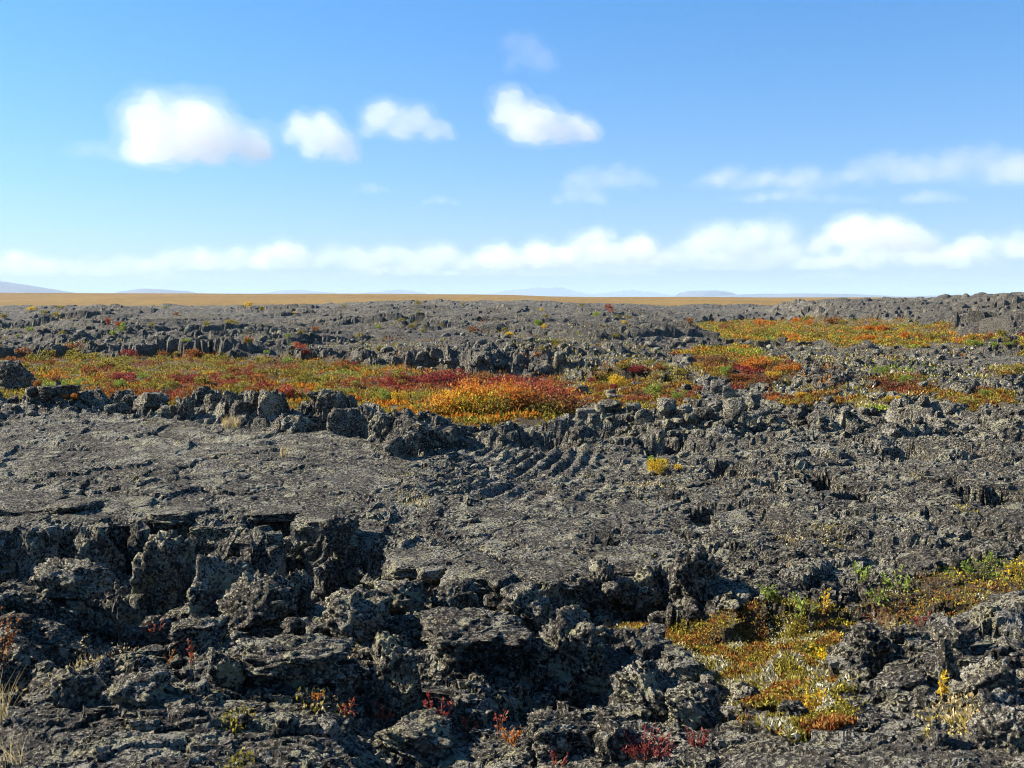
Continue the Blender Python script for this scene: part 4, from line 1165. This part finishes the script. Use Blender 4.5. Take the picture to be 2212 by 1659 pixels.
SPR = [
 (8,1450,60,130,'rust',10,22,.026,'tall rust-red sprig at the left edge of the foreground'),
 (345,1445,62,38,'rust',8,14,.026,'orange-rust sprig between dark rocks in the left foreground'),
 (415,1440,26,66,'red',4,14,.024,'thin upright red sprig beside the mint-lichened rock'),
 (330,1385,62,34,'red',7,10,.022,'faded red sprig on the dark flat rock'),
 (260,1402,26,54,'rust',4,9,.02,'sparse brown-red sprig left of the faded red sprig'),
 (750,1552,38,38,'red',5,12,.024,'leftmost scarlet sprig below the outcrop buttress'),
 (815,1566,52,52,'red',6,12,.024,'second scarlet sprig below the outcrop buttress'),
 (945,1588,70,84,'crimson',9,20,.028,'largest crimson sprig at the mouth of the cave'),
 (1018,1590,52,42,'red',6,16,.024,'low red sprig right of the largest crimson one'),
 (1080,1600,34,74,'red',3,10,.026,'tall thin scarlet sprig with a bare stem in the cave mouth'),
 (1100,1612,56,40,'orange',6,12,.024,'orange-red sprig at the foot of the outcrop'),
 (700,1515,26,22,'orange',5,8,.018,'tiny orange sprig by the dark rock left of the outcrop'),
 (1210,1650,80,30,'crimson',6,8,.018,'thin twiggy reddish sprig at the bottom middle'),
 (2033,1505,34,52,'yellow',5,11,.032,'single golden sprig beside the broken bubble at the right'),
 (1655,1330,60,44,'green',8,14,.034,'yellow-green willow sprig at the top left of the olive hollow'),
 (1735,1352,80,60,'green',9,14,.036,'green willow sprig hanging over the olive hollow'),
 (1785,1340,50,48,'yellow',5,10,.034,'yellowing willow sprig beside the green one'),
 (1860,1262,66,44,'green',8,14,.036,'green willow sprig on the pavement rim at the right'),
 (1950,1282,90,46,'green',9,14,.036,'wide yellow-green willow sprig right of the rim'),
 (1895,1308,46,36,'green',6,12,.034,'fresh green sprig in the dark gap at the right'),
 (2100,1250,54,36,'green',6,12,.034,'pale green sprig at the upper right of the near heath'),
 (2140,1222,40,30,'green',5,12,.032,'small green sprig near the right edge of the pavement'),
 (1545,1350,16,24,'orange',3,6,.03,'single orange leafy tip among the dark blocks'),
 (1895,1350,130,44,'rust',14,18,.022,'orange-red heath clump at the top of the olive hollow'),
 (1990,1356,60,30,'red',9,14,.022,'small red heath clump right of the orange-red one'),
 (1925,1372,30,36,'straw',6,10,.026,'straw-yellow sprig below the orange-red clump'),
 (1760,1540,70,60,'yellow',10,16,.026,'lime-yellow sprigs at the bottom of the olive hollow'),
 (2180,1475,40,28,'yellow',5,8,.024,'yellow-green rosette by the crust arch at the right edge'),
]
for k, (x, y, w, h, c, ns, pr, lf, lab) in enumerate(SPR): sprig(x, y, w, h, c, lab, ns, pr, lf, k)
sprig(1395, 1640, 150, 56, 'crimson', 'dusky pink twiggy bush at the foot of the central outcrop', 34, 16, .02, 60, True, 'twiggy_bush', 'bush')
sprig(1505, 1612, 60, 38, 'crimson', 'smaller dusky red twiggy bush right of the pink one', 16, 12, .018, 61, True, 'twiggy_bush', 'bush')

def grass(x, y, w, h, lab, n, seed):
    p = hit(x * S, min(y * S, 765)); k = p.y / FPX; W, Hh = w * S * k, h * S * k; r2 = np.random.default_rng(seed)
    Vs, Fs = [], []
    for i_ in range(n):
        a = r2.uniform(0, 6.28); rr = W * .3 * math.sqrt(r2.uniform()); b0 = np.array([rr * math.cos(a), rr * math.sin(a), -.03])
        L = Hh * r2.uniform(.4, 1.05); ln = r2.normal(size=2) * .35 * L
        t = np.linspace(0, 1, 5); wd = .0024 * (1 - t * .85) * max(1, p.y / 9)
        c = b0 + np.stack([ln[0] * t ** 2, ln[1] * t ** 2, L * t], 1); sd = np.array([math.cos(a + 1.3), math.sin(a + 1.3), 0])
        V = np.concatenate([c - sd * wd[:, None], c + sd * wd[:, None]]); q = np.arange(4)
        Fs.append(np.stack([q, q + 1, q + 6, q + 5], 1) + len(Vs) * 10); Vs.append(V)
    o = link('grass_tuft', mesh_from('grass_tuft', np.concatenate(Vs), np.concatenate(Fs), smooth=False), LEAF['straw'], loc=p)
    return tag(o, lab, 'grass')
grass(6, 1560, 60, 140, 'tall pale grass tuft at the left edge of the foreground', 60, 1)
grass(30, 1650, 90, 90, 'thin bleached grass tuft in the bottom left corner', 34, 2)
grass(500, 922, 70, 28, 'dry straw-coloured grass tuft at the foot of the ridge blocks', 160, 3)
grass(612, 988, 36, 34, 'small spiky dry grass tuft on the pavement below the ridge', 30, 4)
grass(2300 * .743, 1222, 40, 18, 'small dry grass tuft in a crack of the right pavement', 50, 5)
